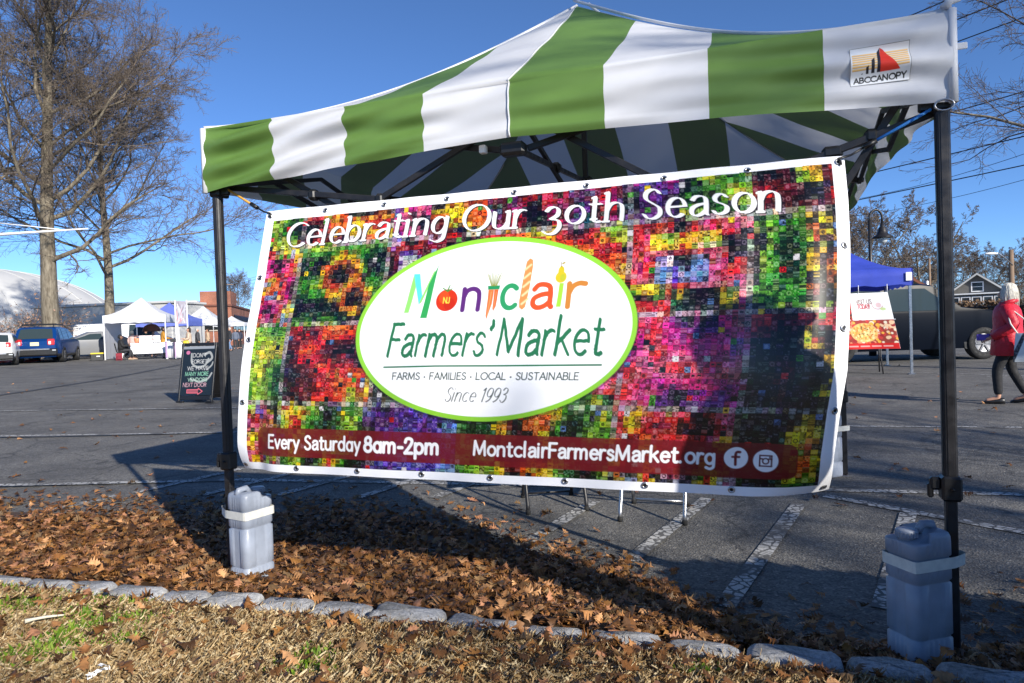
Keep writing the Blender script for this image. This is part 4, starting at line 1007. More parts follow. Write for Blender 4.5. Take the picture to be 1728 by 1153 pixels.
def verge_bits():
    g = MB(); P = [at(px, py, 1) for px, py in ((42, 1051), (58, 1047), (80, 1043), (108, 1040))]; Q = []
    for a in P:
        k = (CAM_H-.12)/(CAM_H-a.z); Q.append(Vector((a.x*k, a.y*k, .125)))
    g.tube(Q, [.009, .006, .0055, .003], 7); o = g.build('stick', mat('bleached wood', (.72, .66, .5), .7, noise=.15, nscale=60)); tag(o, 'pale bleached stick lying on the dry grass', 'stick')
    a = at(166, 1138, 1); k = (CAM_H-.12)/(CAM_H-a.z); g = MB(); r = random.Random(2)
    for i in range(7):
        c = Vector((a.x*k+r.uniform(-.012, .012), a.y*k+(i-3)*.016, .125+r.uniform(0, .015)))
        V = [c+Vector((r.uniform(-.018, .018), r.uniform(-.014, .014), r.uniform(-.008, .012))) for _ in range(5)]; g.add(V, [(0, 1, 2), (0, 2, 3), (0, 3, 4), (1, 2, 4)])
    o = g.build('paper_scrap', MT['white']); tag(o, 'crumpled white paper scrap on the grass', 'litter')
verge_bits()
# ------------------------------------------------------------------ bare trees
def bark(t, b, c0, c1):
    tc = N(t, 'ShaderNodeTexCoord'); mp = N(t, 'ShaderNodeMapping'); mp.inputs['Scale'].default_value = (1, 1, .25); t.links.new(tc.outputs['Object'], mp.inputs[0])
    n = N(t, 'ShaderNodeTexNoise', Scale=7., Detail=7., Roughness=.65); t.links.new(mp.outputs[0], n.inputs['Vector'])
    t.links.new(ramp(t, n.outputs['Fac'], [(.35, c0), (.65, c1)]), b.inputs['Base Color']); b.inputs['Roughness'].default_value = .9
    bp = N(t, 'ShaderNodeBump', Strength=.6, Distance=.05); t.links.new(n.outputs['Fac'], bp.inputs['Height']); t.links.new(bp.outputs[0], b.inputs['Normal'])
MT['bark'] = ground_mat('grey brown bark', lambda t, b: bark(t, b, (.085, .068, .046), (.25, .215, .16)))
MT['twig'] = mat('twigs', (.135, .105, .082), .9, noise=.3, nscale=2)
def seg_mesh(name, S, n, m_, parent):
    S = np.array(S); p0, p1, r0, r1 = S[:, 0:3], S[:, 3:6], S[:, 6], S[:, 7]
    d = p1-p0; d /= np.linalg.norm(d, axis=1)[:, None]+1e-9
    up = np.where(np.abs(d[:, 2:3]) < .9, np.array([[0, 0, 1.]]), np.array([[1., 0, 0]]))
    x = np.cross(up, d); x /= np.linalg.norm(x, axis=1)[:, None]; y = np.cross(d, x)
    V = []
    for p, r in ((p0-d*r0[:, None]*.3, r0), (p1+d*r1[:, None]*.3, r1)):
        for j in range(n):
            a = 2*math.pi*j/n; V.append(p+(x*math.cos(a)+y*math.sin(a))*r[:, None])
    V = np.stack(V, 1).reshape(-1, 3); b = (np.arange(len(S))*2*n)[:, None]
    F = np.concatenate([b+np.array([[j, (j+1) % n, n+(j+1) % n, n+j]]) for j in range(n)])
    return fast_mesh(name, V, F, m_, parent, smooth=True)
def grow_tree(name, loc, H, r0, seed, label, spread=.42, first=.25, nch=(18, 10, 9, 7), group=None, forks=None, droop=0., cat='tree', twig_r=.006, clear=None, ratio=(.62, .52, .5, .48), lean=(0, 0), gnarl=.16):
    r = random.Random(seed); tr, cr = [], []
    root = thing(name, loc, label, cat, group)
    sv = WL[root.name]; WL[root.name] = Vector((0, 0, 0))
    ns = (12, 7, 5, 4, 3)
    def rv(): return Vector((r.gauss(0, 1), r.gauss(0, 1), r.gauss(0, 1)))
    def br(p, d, L, rad, lv):
        k = ns[lv]; st = L/k; az = r.uniform(0, 6.28); nc_ = nch[lv] if lv < 4 else 0
        wob = (.022, gnarl, gnarl*1.2, gnarl*1.5, .2)[lv]; endr = (.22, .25, .3, .4, .5)[lv]
        f0 = first if lv == 0 else .18
        marks = sorted(f0+(1-f0)*((i+r.random()*.8)/max(1, nc_))**(.9 if lv else .8) for i in range(nc_)); mi = 0
        for i in range(k):
            trop = (0, .06, .06, .05, .02)[lv]-droop*(lv > 0)
            d = (d+rv()*wob+Vector((0, 0, trop))).normalized()
            q = p+d*st; ra = rad*(1-(1-endr)*i/k); rb = rad*(1-(1-endr)*(i+1)/k)
            if lv == 0 and i == 0: ra *= 1.35
            (tr if ra > .045*H/18 and lv < 2 else cr).append((*p, *q, max(ra, twig_r), max(rb, twig_r*.8)))
            while mi < len(marks) and marks[mi] <= (i+1)/k:
                f = marks[mi]; t = (f*k)-i; s = p+(q-p)*max(0, min(1, t)); az += 2.4+r.uniform(-.5, .5)
                if lv < 4:
                    ax = d.cross(Vector((math.cos(az), math.sin(az), .3*math.sin(az*1.7)))).normalized()
                    an = (1.25-.75*(f-f0)/(1-f0)+r.uniform(-.15, .15)) if lv == 0 else r.uniform(.45, .95)
                    nd = Matrix.Rotation(an, 3, ax)@d
                    cl = L*ratio[lv]*(1-.45*f)*r.uniform(.75, 1.2) if lv else H*spread*(1-.55*((f-f0)/(1-f0))**1.3)*r.uniform(.75, 1.15)
                    rr_ = (ra+(rb-ra)*t)*(.55 if lv else .40)*r.uniform(.8, 1.1)
                    br(s, nd, cl, min(rr_, cl*.03), lv+1)
                mi += 1
            p = q
    if forks:
        br(Vector((0, 0, 0)), Vector((lean[0], lean[1], 1)).normalized(), H*forks, r0, 0)
        sv_first = first; first_save = first
        for i in range(5):
            a = r.uniform(0, 1)+i*1.26
            first = .08; br(Vector((lean[0]*H*forks, lean[1]*H*forks, H*forks*.985)), Vector((math.cos(a)*(.55+.2*(i % 2)), math.sin(a)*(.55+.2*(i % 2)), 1)).normalized(), H*(1-forks)*r.uniform(.85, 1.1), r0*.5, 0)
    else: br(Vector((0, 0, 0)), Vector((lean[0], lean[1], 1)).normalized(), H, r0, 0)
    seg_mesh('trunk', tr, 9, MT['bark'], root); seg_mesh('crown', cr, 3, MT['twig'], root)
    return root
def put(root, loc, yaw=None, sc_=None, label=None):
    c = copy_tree(root); c.location = loc
    if yaw is not None: c.rotation_euler.z = yaw
    if sc_: c.scale = (sc_,)*3
    if label: c['label'] = label
    return c
def base(px, Y): p = at(px, 560, Y); return Vector((p.x, Y, gz(p.x)))
grow_tree('bare_tree', base(86, 42), 23, .52, 5, 'huge bare tree with thick grey trunk behind the blue car', .50, .22, (30, 14, 11, 9), twig_r=.009)
t2 = grow_tree('bare_tree', base(187, 47), 17, .36, 12, 'bare spreading tree rising behind the white market tent', .60, .27, (25, 13, 11, 8), twig_r=.009)
t3 = grow_tree('bare_tree', base(-95, 40), 20, .45, 23, 'bare tree at the left picture edge, only its branches showing', .50, .2, (18, 10, 9, 7), twig_r=.009)
t4 = grow_tree('bare_tree', (11.6, 12.6, 0), 8.8, .17, 31, 'bare tree reaching in from the right picture edge with arching twigs',   .46, .46, (18, 10, 9, 7), droop=.045, twig_r=.0036, gnarl=.12)
grp = 'bare trees beyond the right hand houses'
t5 = grow_tree('bare_tree', base(1452, 62), 12, .24, 41, 'bare tree behind the gooseneck lamp post', .42, .5, (9, 8, 8, 6), grp, twig_r=.016, forks=.22)
t6 = grow_tree('bare_tree', base(1556, 78), 11.5, .36, 52, 'gnarled bare tree with twisted limbs above the olive gable', .42, .5, (8, 7, 7, 6), grp, gnarl=.28, twig_r=.018, forks=.25)
put(t5, base(1662, 118), 1.9, 1.1, 'broad dense bare tree directly behind the grey bungalow')
put(t5, base(1722, 105), 3.4, .82, 'bare tree behind the wooden utility pole with the street lamp')
put(t6, base(1520, 120), 2.2, 1.15, 'bare tree farthest back over the blue tent roof')
put(t5, base(1610, 128), 4.4, 1.0, 'bare tree half hidden by the right canopy leg')
put(t5, base(1412, 95), .7, 1.15, 'bare tree rising just right of the banner edge')
put(t2, base(405, 115), 1.1, .55, 'small far bare tree right of the brick tower')
def shadow_tree():
    g = put(t2, (12.0, -7.7, 0), .4, .62, 'bare tree standing behind the photographer, its branch shadows falling on the canopy')
shadow_tree()
def shrub():
    r = random.Random(4); root = thing('shrub', base(48, 43), 'wispy pinkish winter shrub in front of the white dome', 'shrub'); WL[root.name] = Vector((0, 0, 0)); S = []
    def br(p, d, L, lv):
        for i in range(4):
            d = (d+Vector((r.gauss(0, .2), r.gauss(0, .2), r.gauss(0, .15)))).normalized(); q = p+d*L/4; S.append((*p, *q, .018/(lv+1)+.004, .016/(lv+1)+.004))
            if lv < 3:
                for _ in range(2 if lv else 1): br(q, (d+Vector((r.gauss(0, .6), r.gauss(0, .6), r.gauss(0, .4)))).normalized(), L*.55, lv+1)
            p = q
    for i in range(17): a = r.uniform(0, 6.28); br(Vector((0, 0, 0)), Vector((math.cos(a)*.75, math.sin(a)*.75, .9)).normalized(), r.uniform(1.8, 3.0), 1)
    seg_mesh('stems', S, 3, MT['twig'], root)
    E_ = np.array(S); k = np.random.default_rng(3).choice(len(E_), 2600); c = E_[k, 3:6]; rr = np.random.default_rng(5); n = len(c)
    a, b2 = rr.normal(0, .035, (n, 3)), rr.normal(0, .035, (n, 3)); V = np.stack([c-a, c-b2, c+a, c+b2], 1).reshape(-1, 3)
    fast_mesh('foliage', V, np.arange(n*4).reshape(-1, 4), mat('pinkish dry leaf', (.36, .22, .16), .7, noise=.3, nscale=3), root)
shrub()

# ------------------------------------------------------------------ buildings
def dome():
    o = base(60, 75); c = Vector((-66, 82, .6)); a, b, h = 17.8, 22, 10.0
    root = thing('dome_hall', c, 'white air supported dome hall behind the bare trees', 'dome hall')
    n, k = 72, 20; V = []
    for i in range(k+1):
        e = math.pi/2*i/k
        for j in range(n): th = 2*math.pi*j/n; V.append(c+Vector((a*math.cos(e)**.8*math.cos(th), b*math.cos(e)**.8*math.sin(th), h*math.sin(e))))
    m = MB(); m.add(V, [(i*n+j, i*n+(j+1) % n, (i+1)*n+(j+1) % n, (i+1)*n+j) for i in range(k) for j in range(n)], 0, True)
    m.build('membrane', mat('grey white membrane', (.52, .515, .50), .7, noise=.06, nscale=.35), root)
    for j in range(0, n, 3):
        g = MB(); g.tube([V[i*n+j]+Vector((0, 0, .02)) for i in range(0, k)], .05, 5); g.build('seam_cable', mat('seam', (.5, .5, .49), .6) if j == 0 else bpy.data.materials['seam'], root)
dome()
def low_hall():
    c = base(178, 70); root = thing('low_hall', c, 'long low grey hall wall behind the silver sedan and white tent', 'building')
    g = MB(); g.box(c+Vector((0, 3, 2.1)), (15, 6, 4.6), .1, R(-6)); g.build('wall', mat('grey cladding', (.48, .475, .46), .7, noise=.08, nscale=.5), root)
    g = MB(); g.box(c+Vector((0, 3, 4.5)), (15.4, 6.4, .25), .05, R(-6)); g.build('roof_edge', mat('pale roof edge', (.5, .5, .49), .6), root)
low_hall()
def brick(t, b):
    tc = N(t, 'ShaderNodeTexCoord')
    br = N(t, 'ShaderNodeTexBrick'); br.inputs['Scale'].default_value = 5; br.inputs['Color1'].default_value = (.30, .105, .06, 1); br.inputs['Color2'].default_value = (.22, .075, .045, 1); br.inputs['Mortar'].default_value = (.30, .22, .18, 1); br.inputs['Mortar Size'].default_value = .015
    sx = N(t, 'ShaderNodeSeparateXYZ'); cx = N(t, 'ShaderNodeCombineXYZ'); ad = N(t, 'ShaderNodeMath', operation='ADD'); t.links.new(tc.outputs['Object'], sx.inputs[0]); t.links.new(sx.outputs[0], ad.inputs[0]); t.links.new(sx.outputs[1], ad.inputs[1]); t.links.new(ad.outputs[0], cx.inputs[0]); t.links.new(sx.outputs[2], cx.inputs[1]); t.links.new(cx.outputs[0], br.inputs['Vector'])
    n = N(t, 'ShaderNodeTexNoise', Scale=.6, Detail=5.); t.links.new(tc.outputs['Object'], n.inputs['Vector']); c2 = ramp(t, n.outputs['Fac'], [(.3, (.7, .7, .7)), (.7, (1.3, 1.25, 1.2))])
    m = N(t, 'ShaderNodeMix', data_type='RGBA', blend_type='MULTIPLY'); m.inputs[0].default_value = 1; t.links.new(br.outputs[0], m.inputs[6]); t.links.new(c2, m.inputs[7]); t.links.new(m.outputs[2], b.inputs['Base Color']); b.inputs['Roughness'].default_value = .9
MT['brick'] = ground_mat('red brick', brick)
def brick_block():
    A = base(392, 80); root = thing('brick_building', A, 'low red brick building with arched black awnings and square rooftop tower', 'building')
    dl = Vector((-.955, -.30, 0)); dr = Vector((-.24, .97, 0)); Ht = 4.8
    def quadbox(p, d1, l1, d2, l2, z0, z1, name, m_, par=root):
        g = MB(); P = [p, p+d1*l1, p+d1*l1+d2*l2, p+d2*l2]; g.prism([(q.x, q.y, z0) for q in P], (0, 0, z1-z0)); return g.build(name, m_, par)
    z = A.z-.3
    wl = quadbox(A, dl, 12.5, dr, 24, z, z+Ht, 'wall', MT['brick'])
    quadbox(A+Vector((.15, -.15, 0)), dl, 12.8, dr, 24.3, z+Ht, z+Ht+.22, 'cornice', mat('dark brick trim', (.14, .055, .04), .9, noise=.2, nscale=3))
    quadbox(A+dl*.6+dr*4, dl, 3.4, dr, 5, z+Ht+.2, z+Ht+2.0, 'tower', MT['brick']); quadbox(A+dl*4.2+dr*3, dl, 4.2, dr, 3, z+Ht+.22, z+Ht+.85, 'roof_unit', MT['white']); quadbox(A+dl*9.2+dr*2.6, dl, 1.6, dr, 2.4, z+Ht+.22, z+Ht+.8, 'roof_unit', mat('tan duct', (.35, .30, .2), .7, noise=.2, nscale=2))
    nl = Vector((-.30, .955, 0))*-1; nl = Vector((.30, -.955, 0)); nr_ = Vector((.97, .24, 0))
    win = glass_mat('dim shop glass', (.015, .018, .02))
    for d, nrm, xs in ((dl, nl, (2.2, 4.9, 7.6, 10.3)), (dr, nr_, (1.6, 3.4, 5.2, 7.0, 8.8, 10.6, 12.4, 14.2))):
        for i, x in enumerate(xs):
            c = A+d*x+nrm*.03; wv = .75 if d is dl else .6
            g = MB(); g.prism([c-d*wv+Vector((0, 0, z+1.7)), c+d*wv+Vector((0, 0, z+1.7)), c+d*wv+Vector((0, 0, z+3.1)), c-d*wv+Vector((0, 0, z+3.1))], nrm*.04); w_ = g.build('window', win, root)
            g = MB(); g.box(c+nrm*.06+Vector((0, 0, z+1.62)), (.1, .1, .1), 0); g = MB(); g.prism([c-d*(wv+.1)+Vector((0, 0, z+1.58)), c+d*(wv+.1)+Vector((0, 0, z+1.58)), c+d*(wv+.1)+Vector((0, 0, z+1.7)), c-d*(wv+.1)+Vector((0, 0, z+1.7))], nrm*.12); g.build('sill', mat('stone sill', (.42, .38, .33), .9) if 'sill' not in MT else MT['sill'], w_)
            g = MB(); k = 9; V = []
            for r_, off in ((1, .05), (1, .75)):
                pass
            arc = [(math.cos(math.pi*j/k), math.sin(math.pi*j/k)) for j in range(k+1)]
            for j, (cx, sx) in enumerate(arc): V += [c+d*(cx*wv*1.25)+Vector((0, 0, z+2.55+sx*.95))+nrm*.06, c+d*(cx*wv*1.25)+Vector((0, 0, z+2.5+sx*.18))+nrm*.85]
            g.add(V, [(2*j, 2*j+1, 2*j+3, 2*j+2) for j in range(k)], 0, True); g.build('awning', MT['black'], root)
MT['sill'] = mat('stone sill', (.42, .38, .33), .9)
brick_block()
def house(loc, yaw, w_, d_, eave, peak, wallm, roofm, trim, label, cat='house', windows=True):
    root = thing('gabled_house', loc, label, cat); WL[root.name] = Vector((0, 0, 0)); root.rotation_euler.z = yaw
    hw = w_/2
    g = MB(); g.prism([(-hw, 0, -.5), (hw, 0, -.5), (hw, 0, eave), (0, 0, peak), (-hw, 0, eave)], (0, d_, 0)); wall = g.build('wall', wallm, root)
    sl = (peak-eave)/hw; ov = .45
    for sx in (-1, 1):
        g = MB(); P = [(0, -.5, peak+.02), (sx*(hw+ov), -.5, eave-ov*sl+.02), (sx*(hw+ov), -.5, eave-ov*sl+.18), (0, -.5, peak+.20)]
        g.prism(P, (0, d_+1, 0)); g.build('roof', roofm, root)
        g = MB(); P = [(0, -.56, peak-.12), (sx*(hw+ov), -.56, eave-ov*sl-.12), (sx*(hw+ov), -.56, eave-ov*sl+.12), (0, -.56, peak+.12)]; g.prism(P, (0, .05, 0)); g.build('bargeboard', trim, root)
    if windows:
        gl = glass_mat('window glass', (.03, .04, .05))
        def win(x0, x1, z0, z1, y=-.03):
            g = MB(); t = .12
            g.box(((x0+x1)/2, y, z1+t/2), (x1-x0+2*t, .1, t)); g.box(((x0+x1)/2, y, z0-t/2), (x1-x0+2*t, .1, t)); g.box((x0-t/2, y, (z0+z1)/2), (t, .1, z1-z0)); g.box((x1+t/2, y, (z0+z1)/2), (t, .1, z1-z0)); g.box(((x0+x1)/2, y-.004, (z0+z1)/2), (x1-x0, .06, .06))
            f = g.build('window', MT['white'], root); g = MB(); g.box(((x0+x1)/2, y+.01, (z0+z1)/2), (x1-x0, .05, z1-z0)); g.build('pane', gl, f)
        win(-.55, .55, eave+(peak-eave)*.22, eave+(peak-eave)*.60)
        g = MB(); g.box((0, -.9, eave-1.15), (w_*.86, 1.7, 2.6)); g.build('porch', wallm, root); g = MB(); g.box((0, -1.0, eave+.22), (w_*.92, 2.1, .16)); g.build('porch_roof', MT['white'], root)
        n = 5
        for i in range(n): x = -w_*.40+w_*.8*(i+.5)/n; win(x-w_*.055, x+w_*.055, eave-1.7, eave-.25, -1.78)
    return root
house(base(1651, 88), R(-37), 7.2, 9, 3.4, 6.15, mat('grey brown shingle', (.13, .125, .115), .9, noise=.2, nscale=3), mat('dark slate roof', (.055, .065, .075), .8, noise=.25, nscale=2), mat('pale trim', (.55, .55, .53), .6), 'grey bungalow with white porch windows and pale gable trim')
house(base(1522, 62), R(-30), 6.4, 10, 2.7, 5.1, mat('olive siding', (.36, .34, .20), .85, noise=.15, nscale=2), mat('brown roof', (.12, .06, .04), .8, noise=.25, nscale=2), mat('rust trim', (.25, .09, .05), .7), 'olive gabled house with rust brown roof edge behind the dark truck', windows=False)
def fence():
    root = thing('railing_fence', base(1650, 44), 'dark metal railing fence in front of the bungalow hedge', 'fence')
    a, b = base(1560, 46), base(1800, 39)
    for z in (1.55, 1.0): g = MB(); g.tube([a+Vector((0, 0, z)), b+Vector((0, 0, z))], .045, 6); g.build('rail', MT['steel_dark'], root)
    for i in range(9): p = a+(b-a)*i/8; g = MB(); g.tube([p, p+Vector((0, 0, 1.6))], .04, 6); g.build('post', MT['steel_dark'], root)
    r = np.random.default_rng(2); n = 16000; f = r.random(n); c = np.array(a)[None]*(1-f[:, None])+np.array(b)[None]*f[:, None]+np.array([[.5, .9, 0]]); c += r.normal(0, 1, (n, 3))*np.array([.25, .25, 0]); c[:, 2] = r.random(n)**.8*1.75*(1+.15*np.sin(f*40))
    u, v = r.normal(0, .05, (n, 3)), r.normal(0, .05, (n, 3)); V = np.stack([c-u, c-v, c+u, c+v], 1).reshape(-1, 3)
    tag(fast_mesh('hedge', V, np.arange(4*n).reshape(-1, 4), mat('brown hedge leaf', (.17, .105, .06), .8, noise=.4, nscale=2), None, tuple(base(1650, 44.5))), 'brown winter hedge behind the railing below the bungalow', 'hedge')
fence()

# ------------------------------------------------------------------ poles, lamps, wires
WOOD = mat('weathered pole wood', (.22, .15, .10), .9, noise=.3, nscale=3); WIRE = mat('wire', (.02, .02, .022), .6)
def utility_pole(p, h, label, arm=True, can=False, yaw=0):
    root = thing('utility_pole', p, label, 'utility pole')
    g = MB(); g.tube([p, p+Vector((0, 0, h))], [.16, .11], 10); g.build('pole', WOOD, root)
    if arm: g = MB(); g.box(p+Vector((0, 0, h-.7)), (2.2, .1, .12), .01, yaw); g.build('crossarm', WOOD, root)
    if can: g = MB(); g.lathe([(.0, 0), (.26, .02), (.27, .1), (.27, .85), (.2, .95), (.05, 1.0)], p+Vector((-.38, 0, h-3.2)), 14); g.build('transformer', MT['metal'], root)
    return root
def wire(a, b, sag, label, grp_='power lines overhead', r_=.011):
    a, b = Vector(a), Vector(b); n = 24; g = MB()
    g.tube([a+(b-a)*t+Vector((0, 0, -4*sag*t*(1-t))) for t in [i/n for i in range(n+1)]], r_, 4, cap=False)
    tag(g.build('power_line', WIRE), label, 'power line', grp_)
pf = Vector((-41, 100, .5)); utility_pole(pf, 9.2, 'tall far utility pole rising above the left market tents', yaw=.5)
dirw = Vector((.52, -.854, 0))
near = Vector((25.5, -4.5, 0))
for z0, z1, off in ((10.3, 9.0, 0), (9.6, 8.7, 1.2), (9.1, 8.5, -1.0), (7.3, 7.0, .2), (6.2, 6.0, .1), (5.5, 5.3, 0)):
    wire(near+Vector((off, off*.6, z0)), pf+Vector((off, off*.6, z1-.5)), 1.3, 'thin black power line sagging across the sky above the canopy', r_=.016)
for px, py, qx, qy in ((1442, 356, 1640, 318), (1440, 330, 1590, 288)):
    wire(at(px-60, py+16, 42), at(qx+150, qy-32, 30), .3, 'thin black cable crossing behind the gooseneck lamp', 'cables behind the lamp', .014)
utility_pole(base(1571, 72), 7.0, 'far utility pole with grey transformer can beside the olive house', False, True)
def street_lamp():
    p = base(1709, 36); root = utility_pole(p, 4.4, 'wooden pole with white cobra head street lamp', False)
    A, B = p+Vector((0, -.1, 3.6)), at(1678, 428, 35.6); g = MB(); g.tube([A, A+(B-A)*.45+Vector((0, 0, .12)), A+(B-A)*.8+Vector((0, 0, .14)), B], .035, 8); g.build('arm', MT['metal'], root)
    g = MB(); g.rings([[B+Vector((-x, .0, 0))+Vector((0, w_*math.cos(a), h*math.sin(a))) for a in np.linspace(0, 6.283, 11)[:-1]] for x, w_, h in ((-.1, .04, .04), (0, .09, .06), (.25, .14, .07), (.45, .08, .05), (.5, .02, .02))]); g.build('lamp_head', MT['white'], root)
street_lamp()
def gooseneck():
    p = base(1472, 21); root = thing('gooseneck_lamp', p, 'black gooseneck lamp post with bell shaped shade', 'street lamp'); top = at(1472, 352, 21)
    g = MB(); g.tube([p, p+Vector((0, 0, .9))], [.11, .08], 12); g.tube([p+Vector((0, 0, .9)), Vector((p.x, p.y, top.z-.35))], .05, 10)
    g.build('post', MT['steel_dark'], root)
    r_ = .19; c = Vector((p.x+r_, p.y, top.z-.28)); g = MB(); g.tube([Vector((p.x, p.y, top.z-.5))]+[c+Vector((-r_*math.cos(a), 0, r_*1.25*math.sin(a))) for a in np.linspace(0, math.pi, 12)]+[c+Vector((r_, 0, -.22))], .035, 10); g.build('neck', MT['steel_dark'], root)
    s = c+Vector((r_, 0, -.62)); g = MB(); g.lathe([(.30, 0), (.29, .03), (.17, .10), (.13, .20), (.11, .30), (.06, .36), (.05, .44)], s, 20); g.build('shade', MT['steel_dark'], root)
    g = MB(); g.lathe([(.02, -.17), (.11, -.13), (.145, -.05), (.15, .0)], s, 16); g.build('globe', mat('clear lamp glass', (.6, .65, .68), .15, coat=.5), root)
gooseneck()
def mast():
    a, b = at(-60, 400, 22), at(148, 386, 19.5); root = thing('lamp_mast', Vector((a.x-1.5, a.y+.6, gz(a.x))), 'long white tapered lamp mast arm reaching in from the left edge', 'lamp mast')
    g = MB(); g.tube([a-(b-a)*.3, a, b], [.075, .06, .018], 8); g.build('arm', MT['white'], root); g = MB(); g.tube([at(-60, 371, 22), at(100, 387, 20.1)], [.03, .012], 6); g.build('brace', MT['white'], root)
    q = a-(b-a)*.3; g = MB(); g.tube([Vector((q.x, q.y, gz(q.x))), q+Vector((0, 0, .8))], [.12, .08], 10); g.build('post', MT['white'], root)
mast()
# ------------------------------------------------------------------ vehicles
MT['alloy'] = mat('dull alloy', (.22, .22, .23), .4, .6, noise=.2, nscale=20)
def car(label, cat, name, loc, yaw, L, W, prof, zb, paint, wheel_r, axles, wins, rear=None, front=None, rack=False, tuck=.80, clad=None, sc_=1.0, doors=()):
    """prof: (x, top z) from rear to front; x forward, y left; wins: side panes (x0,x1 at belt, x0,x1 at roof)"""
    root = thing(name, loc, label, cat); root.rotation_euler.z = yaw; root.scale = (sc_,)*3; WL[root.name] = Vector((0, 0, 0))
    px = [q[0] for q in prof]; pz = [q[1] for q in prof]; top = lambda x: float(np.interp(x, px, pz)); zmax = max(pz)
    hw = W/2; z0 = wheel_r*.72
    def half(x):
        e = max(0, (abs(x)/(L/2)-.72)/.28); return hw*(1-.16*e**2.2)
    def wat(x, z):                                               # half width of the shell at x, height z
        h = half(x)
        if z <= zb: return h*(.93+.07*math.sin(math.pi*min(1, max(0, (z-z0)/(zb-z0))*.9)))
        return h*(.955-(1-tuck)*(z-zb)/(zmax-zb))
    xs = sorted(set([-L/2, -L/2+.03, -L/2+.12]+list(np.linspace(-L/2+.25, L/2-.25, 30))+px+[L/2-.12, L/2-.03, L/2]))
    xs = [x for x in xs if -L/2 <= x <= L/2]
    rings = []
    for x in xs:
        t = top(x); en = 1 if abs(x) < L/2-.02 else .94; b = min(zb, t-.03); zz0 = z0+(.10 if abs(x) > L/2-.1 else 0)
        hs = []
        for z in (zz0, zz0+.08, (zz0+b)/2, b-.02, b+.01, b+(t-b)*.5, t-.06 if t-.06 > b+(t-b)*.5 else b+(t-b)*.7, t-.012): hs.append((wat(x, z)*en, z))
        hs[-1] = (hs[-2][0]-.12, t-.012)
        pts = [Vector((x, -w_, z)) for w_, z in hs]+[Vector((x, 0, t))]+[Vector((x, w_, z)) for w_, z in hs[::-1]]
        pts = [Vector((x, 0, zz0))]+pts
        rings.append(pts)
    m = MB(); m.rings(rings, 0, True); m.build('body', paint, root).data.set_sharp_from_angle(angle=R(32))
    for k, x in enumerate(doors):
        for sy in (-1, 1):
            g = MB(); zz = np.linspace(z0+.12, zb, 6); g.add([(x+dx, sy*(wat(x, z)+.004), z) for z in zz for dx in (-.009, .009)], [(2*i, 2*i+1, 2*i+3, 2*i+2) for i in range(5)]); g.build('door_gap', MT['black'], root)
            if k: g = MB(); g.box((doors[k-1]+.16, sy*(wat(x, zb-.14)+.012), zb-.14), (.16, .03, .035), .01); g.build('door_handle', MT['metal'], root)
    if doors:
        for sy in (-1, 1): g = MB(); g.box((doors[-1]-.12, sy*(hw+.10), zb+.14), (.10, .20, .17), .03); g.build('wing_mirror', MT['black'], root)
    if clad:
        for sy in (-1, 1):
            g = MB(); g.rings([[Vector((x, sy*(wat(x, z)+.012), z)) for z in (z0, z0+.16)]+[Vector((x, sy*(wat(x, z0)-.1), z)) for z in (z0+.16, z0)] for x in np.linspace(-L/2+.15, L/2-.15, 14)]); g.build('sill_cladding', clad, root)
    for x0, x1, x2, x3 in wins:                                  # side windows
        for sy in (-1, 1):
            g = MB(); V = []; n = 6
            za, zc = zb+.04, None
            for i in range(n+1):
                xa = x0+(x1-x0)*i/n; xb = x2+(x3-x2)*i/n; zt = min(top(xb)-.13, zmax-.14)
                for f in (0, .5, 1):
                    x = xa+(xb-xa)*f; z = za+(zt-za)*f; V.append((x, sy*(wat(x, z)+.010), z))
            g.add(V, [(3*i+k, 3*i+k+1, 3*i+k+4, 3*i+k+3) for i in range(n) for k in (0, 1)], 0, True); g.build('side_window', MT['glass'], root)
    def screen(xa, xb, name):
        g = MB(); V = []; n = 6
        za, zc = top(xa), top(xb); nrm = Vector((-(zc-za), 0, (xb-xa)))
        if nrm.z < 0: nrm = -nrm
        nrm.normalize()
        for i in range(n+1):
            f = i/n; x = xa+(xb-xa)*f; z = za+(zc-za)*f
            w_ = wat(x, z)-.13
            for s in (-1, -.5, 0, .5, 1): V.append((x+nrm.x*.02, s*w_, z+nrm.z*.02-(.02 if abs(s) == 1 else 0)))
        g.add(V, [(5*i+k, 5*i+k+1, 5*i+k+6, 5*i+k+5) for i in range(n) for k in range(4)], 0, True); g.build(name, MT['glass'], root)
    if rear and 'screen' in rear: screen(*rear['screen'], 'rear_window')
    if front and 'screen' in front: screen(*front['screen'], 'windscreen')
    for ax in axles:
        for sy in (-1, 1):
            y = sy*(hw-.10)
            g = MB(); prof_ = [(.0, -.11), (wheel_r*.97, -.11), (wheel_r, -.08), (wheel_r, .08), (wheel_r*.97, .11), (.62*wheel_r, .112), (.60*wheel_r, .07)]
            X = Matrix.Translation((ax, y, wheel_r))@Matrix.Rotation(R(90)*-sy, 4, 'X')
            g.lathe(prof_[1:], (0, 0, 0), 26); t_ = g.build('wheel', MT['rubber'], root, xf=X)
            g = MB(); g.lathe([(wheel_r*.60, .06), (wheel_r*.60, .095), (wheel_r*.52, .08)], (0, 0, 0), 24)
            for k in range(6): a = k*math.pi/3; g.box((math.cos(a)*wheel_r*.3, math.sin(a)*wheel_r*.3, .098), (wheel_r*.55, .05, .02), .006, a)
            g.build('rim', MT['alloy'], t_, xf=X)
            g = MB(); n = 16; rr = wheel_r*1.20; V = [(ax+rr*math.cos(a), sy*(wat(ax, wheel_r)+.004), max(z0-.02, wheel_r+rr*math.sin(a))) for a in np.linspace(-.5, math.pi+.5, n)]; V = V if sy < 0 else V[::-1]
            g.add(V, [tuple(range(n))]); g.build('wheel_arch', MT['black'], root)
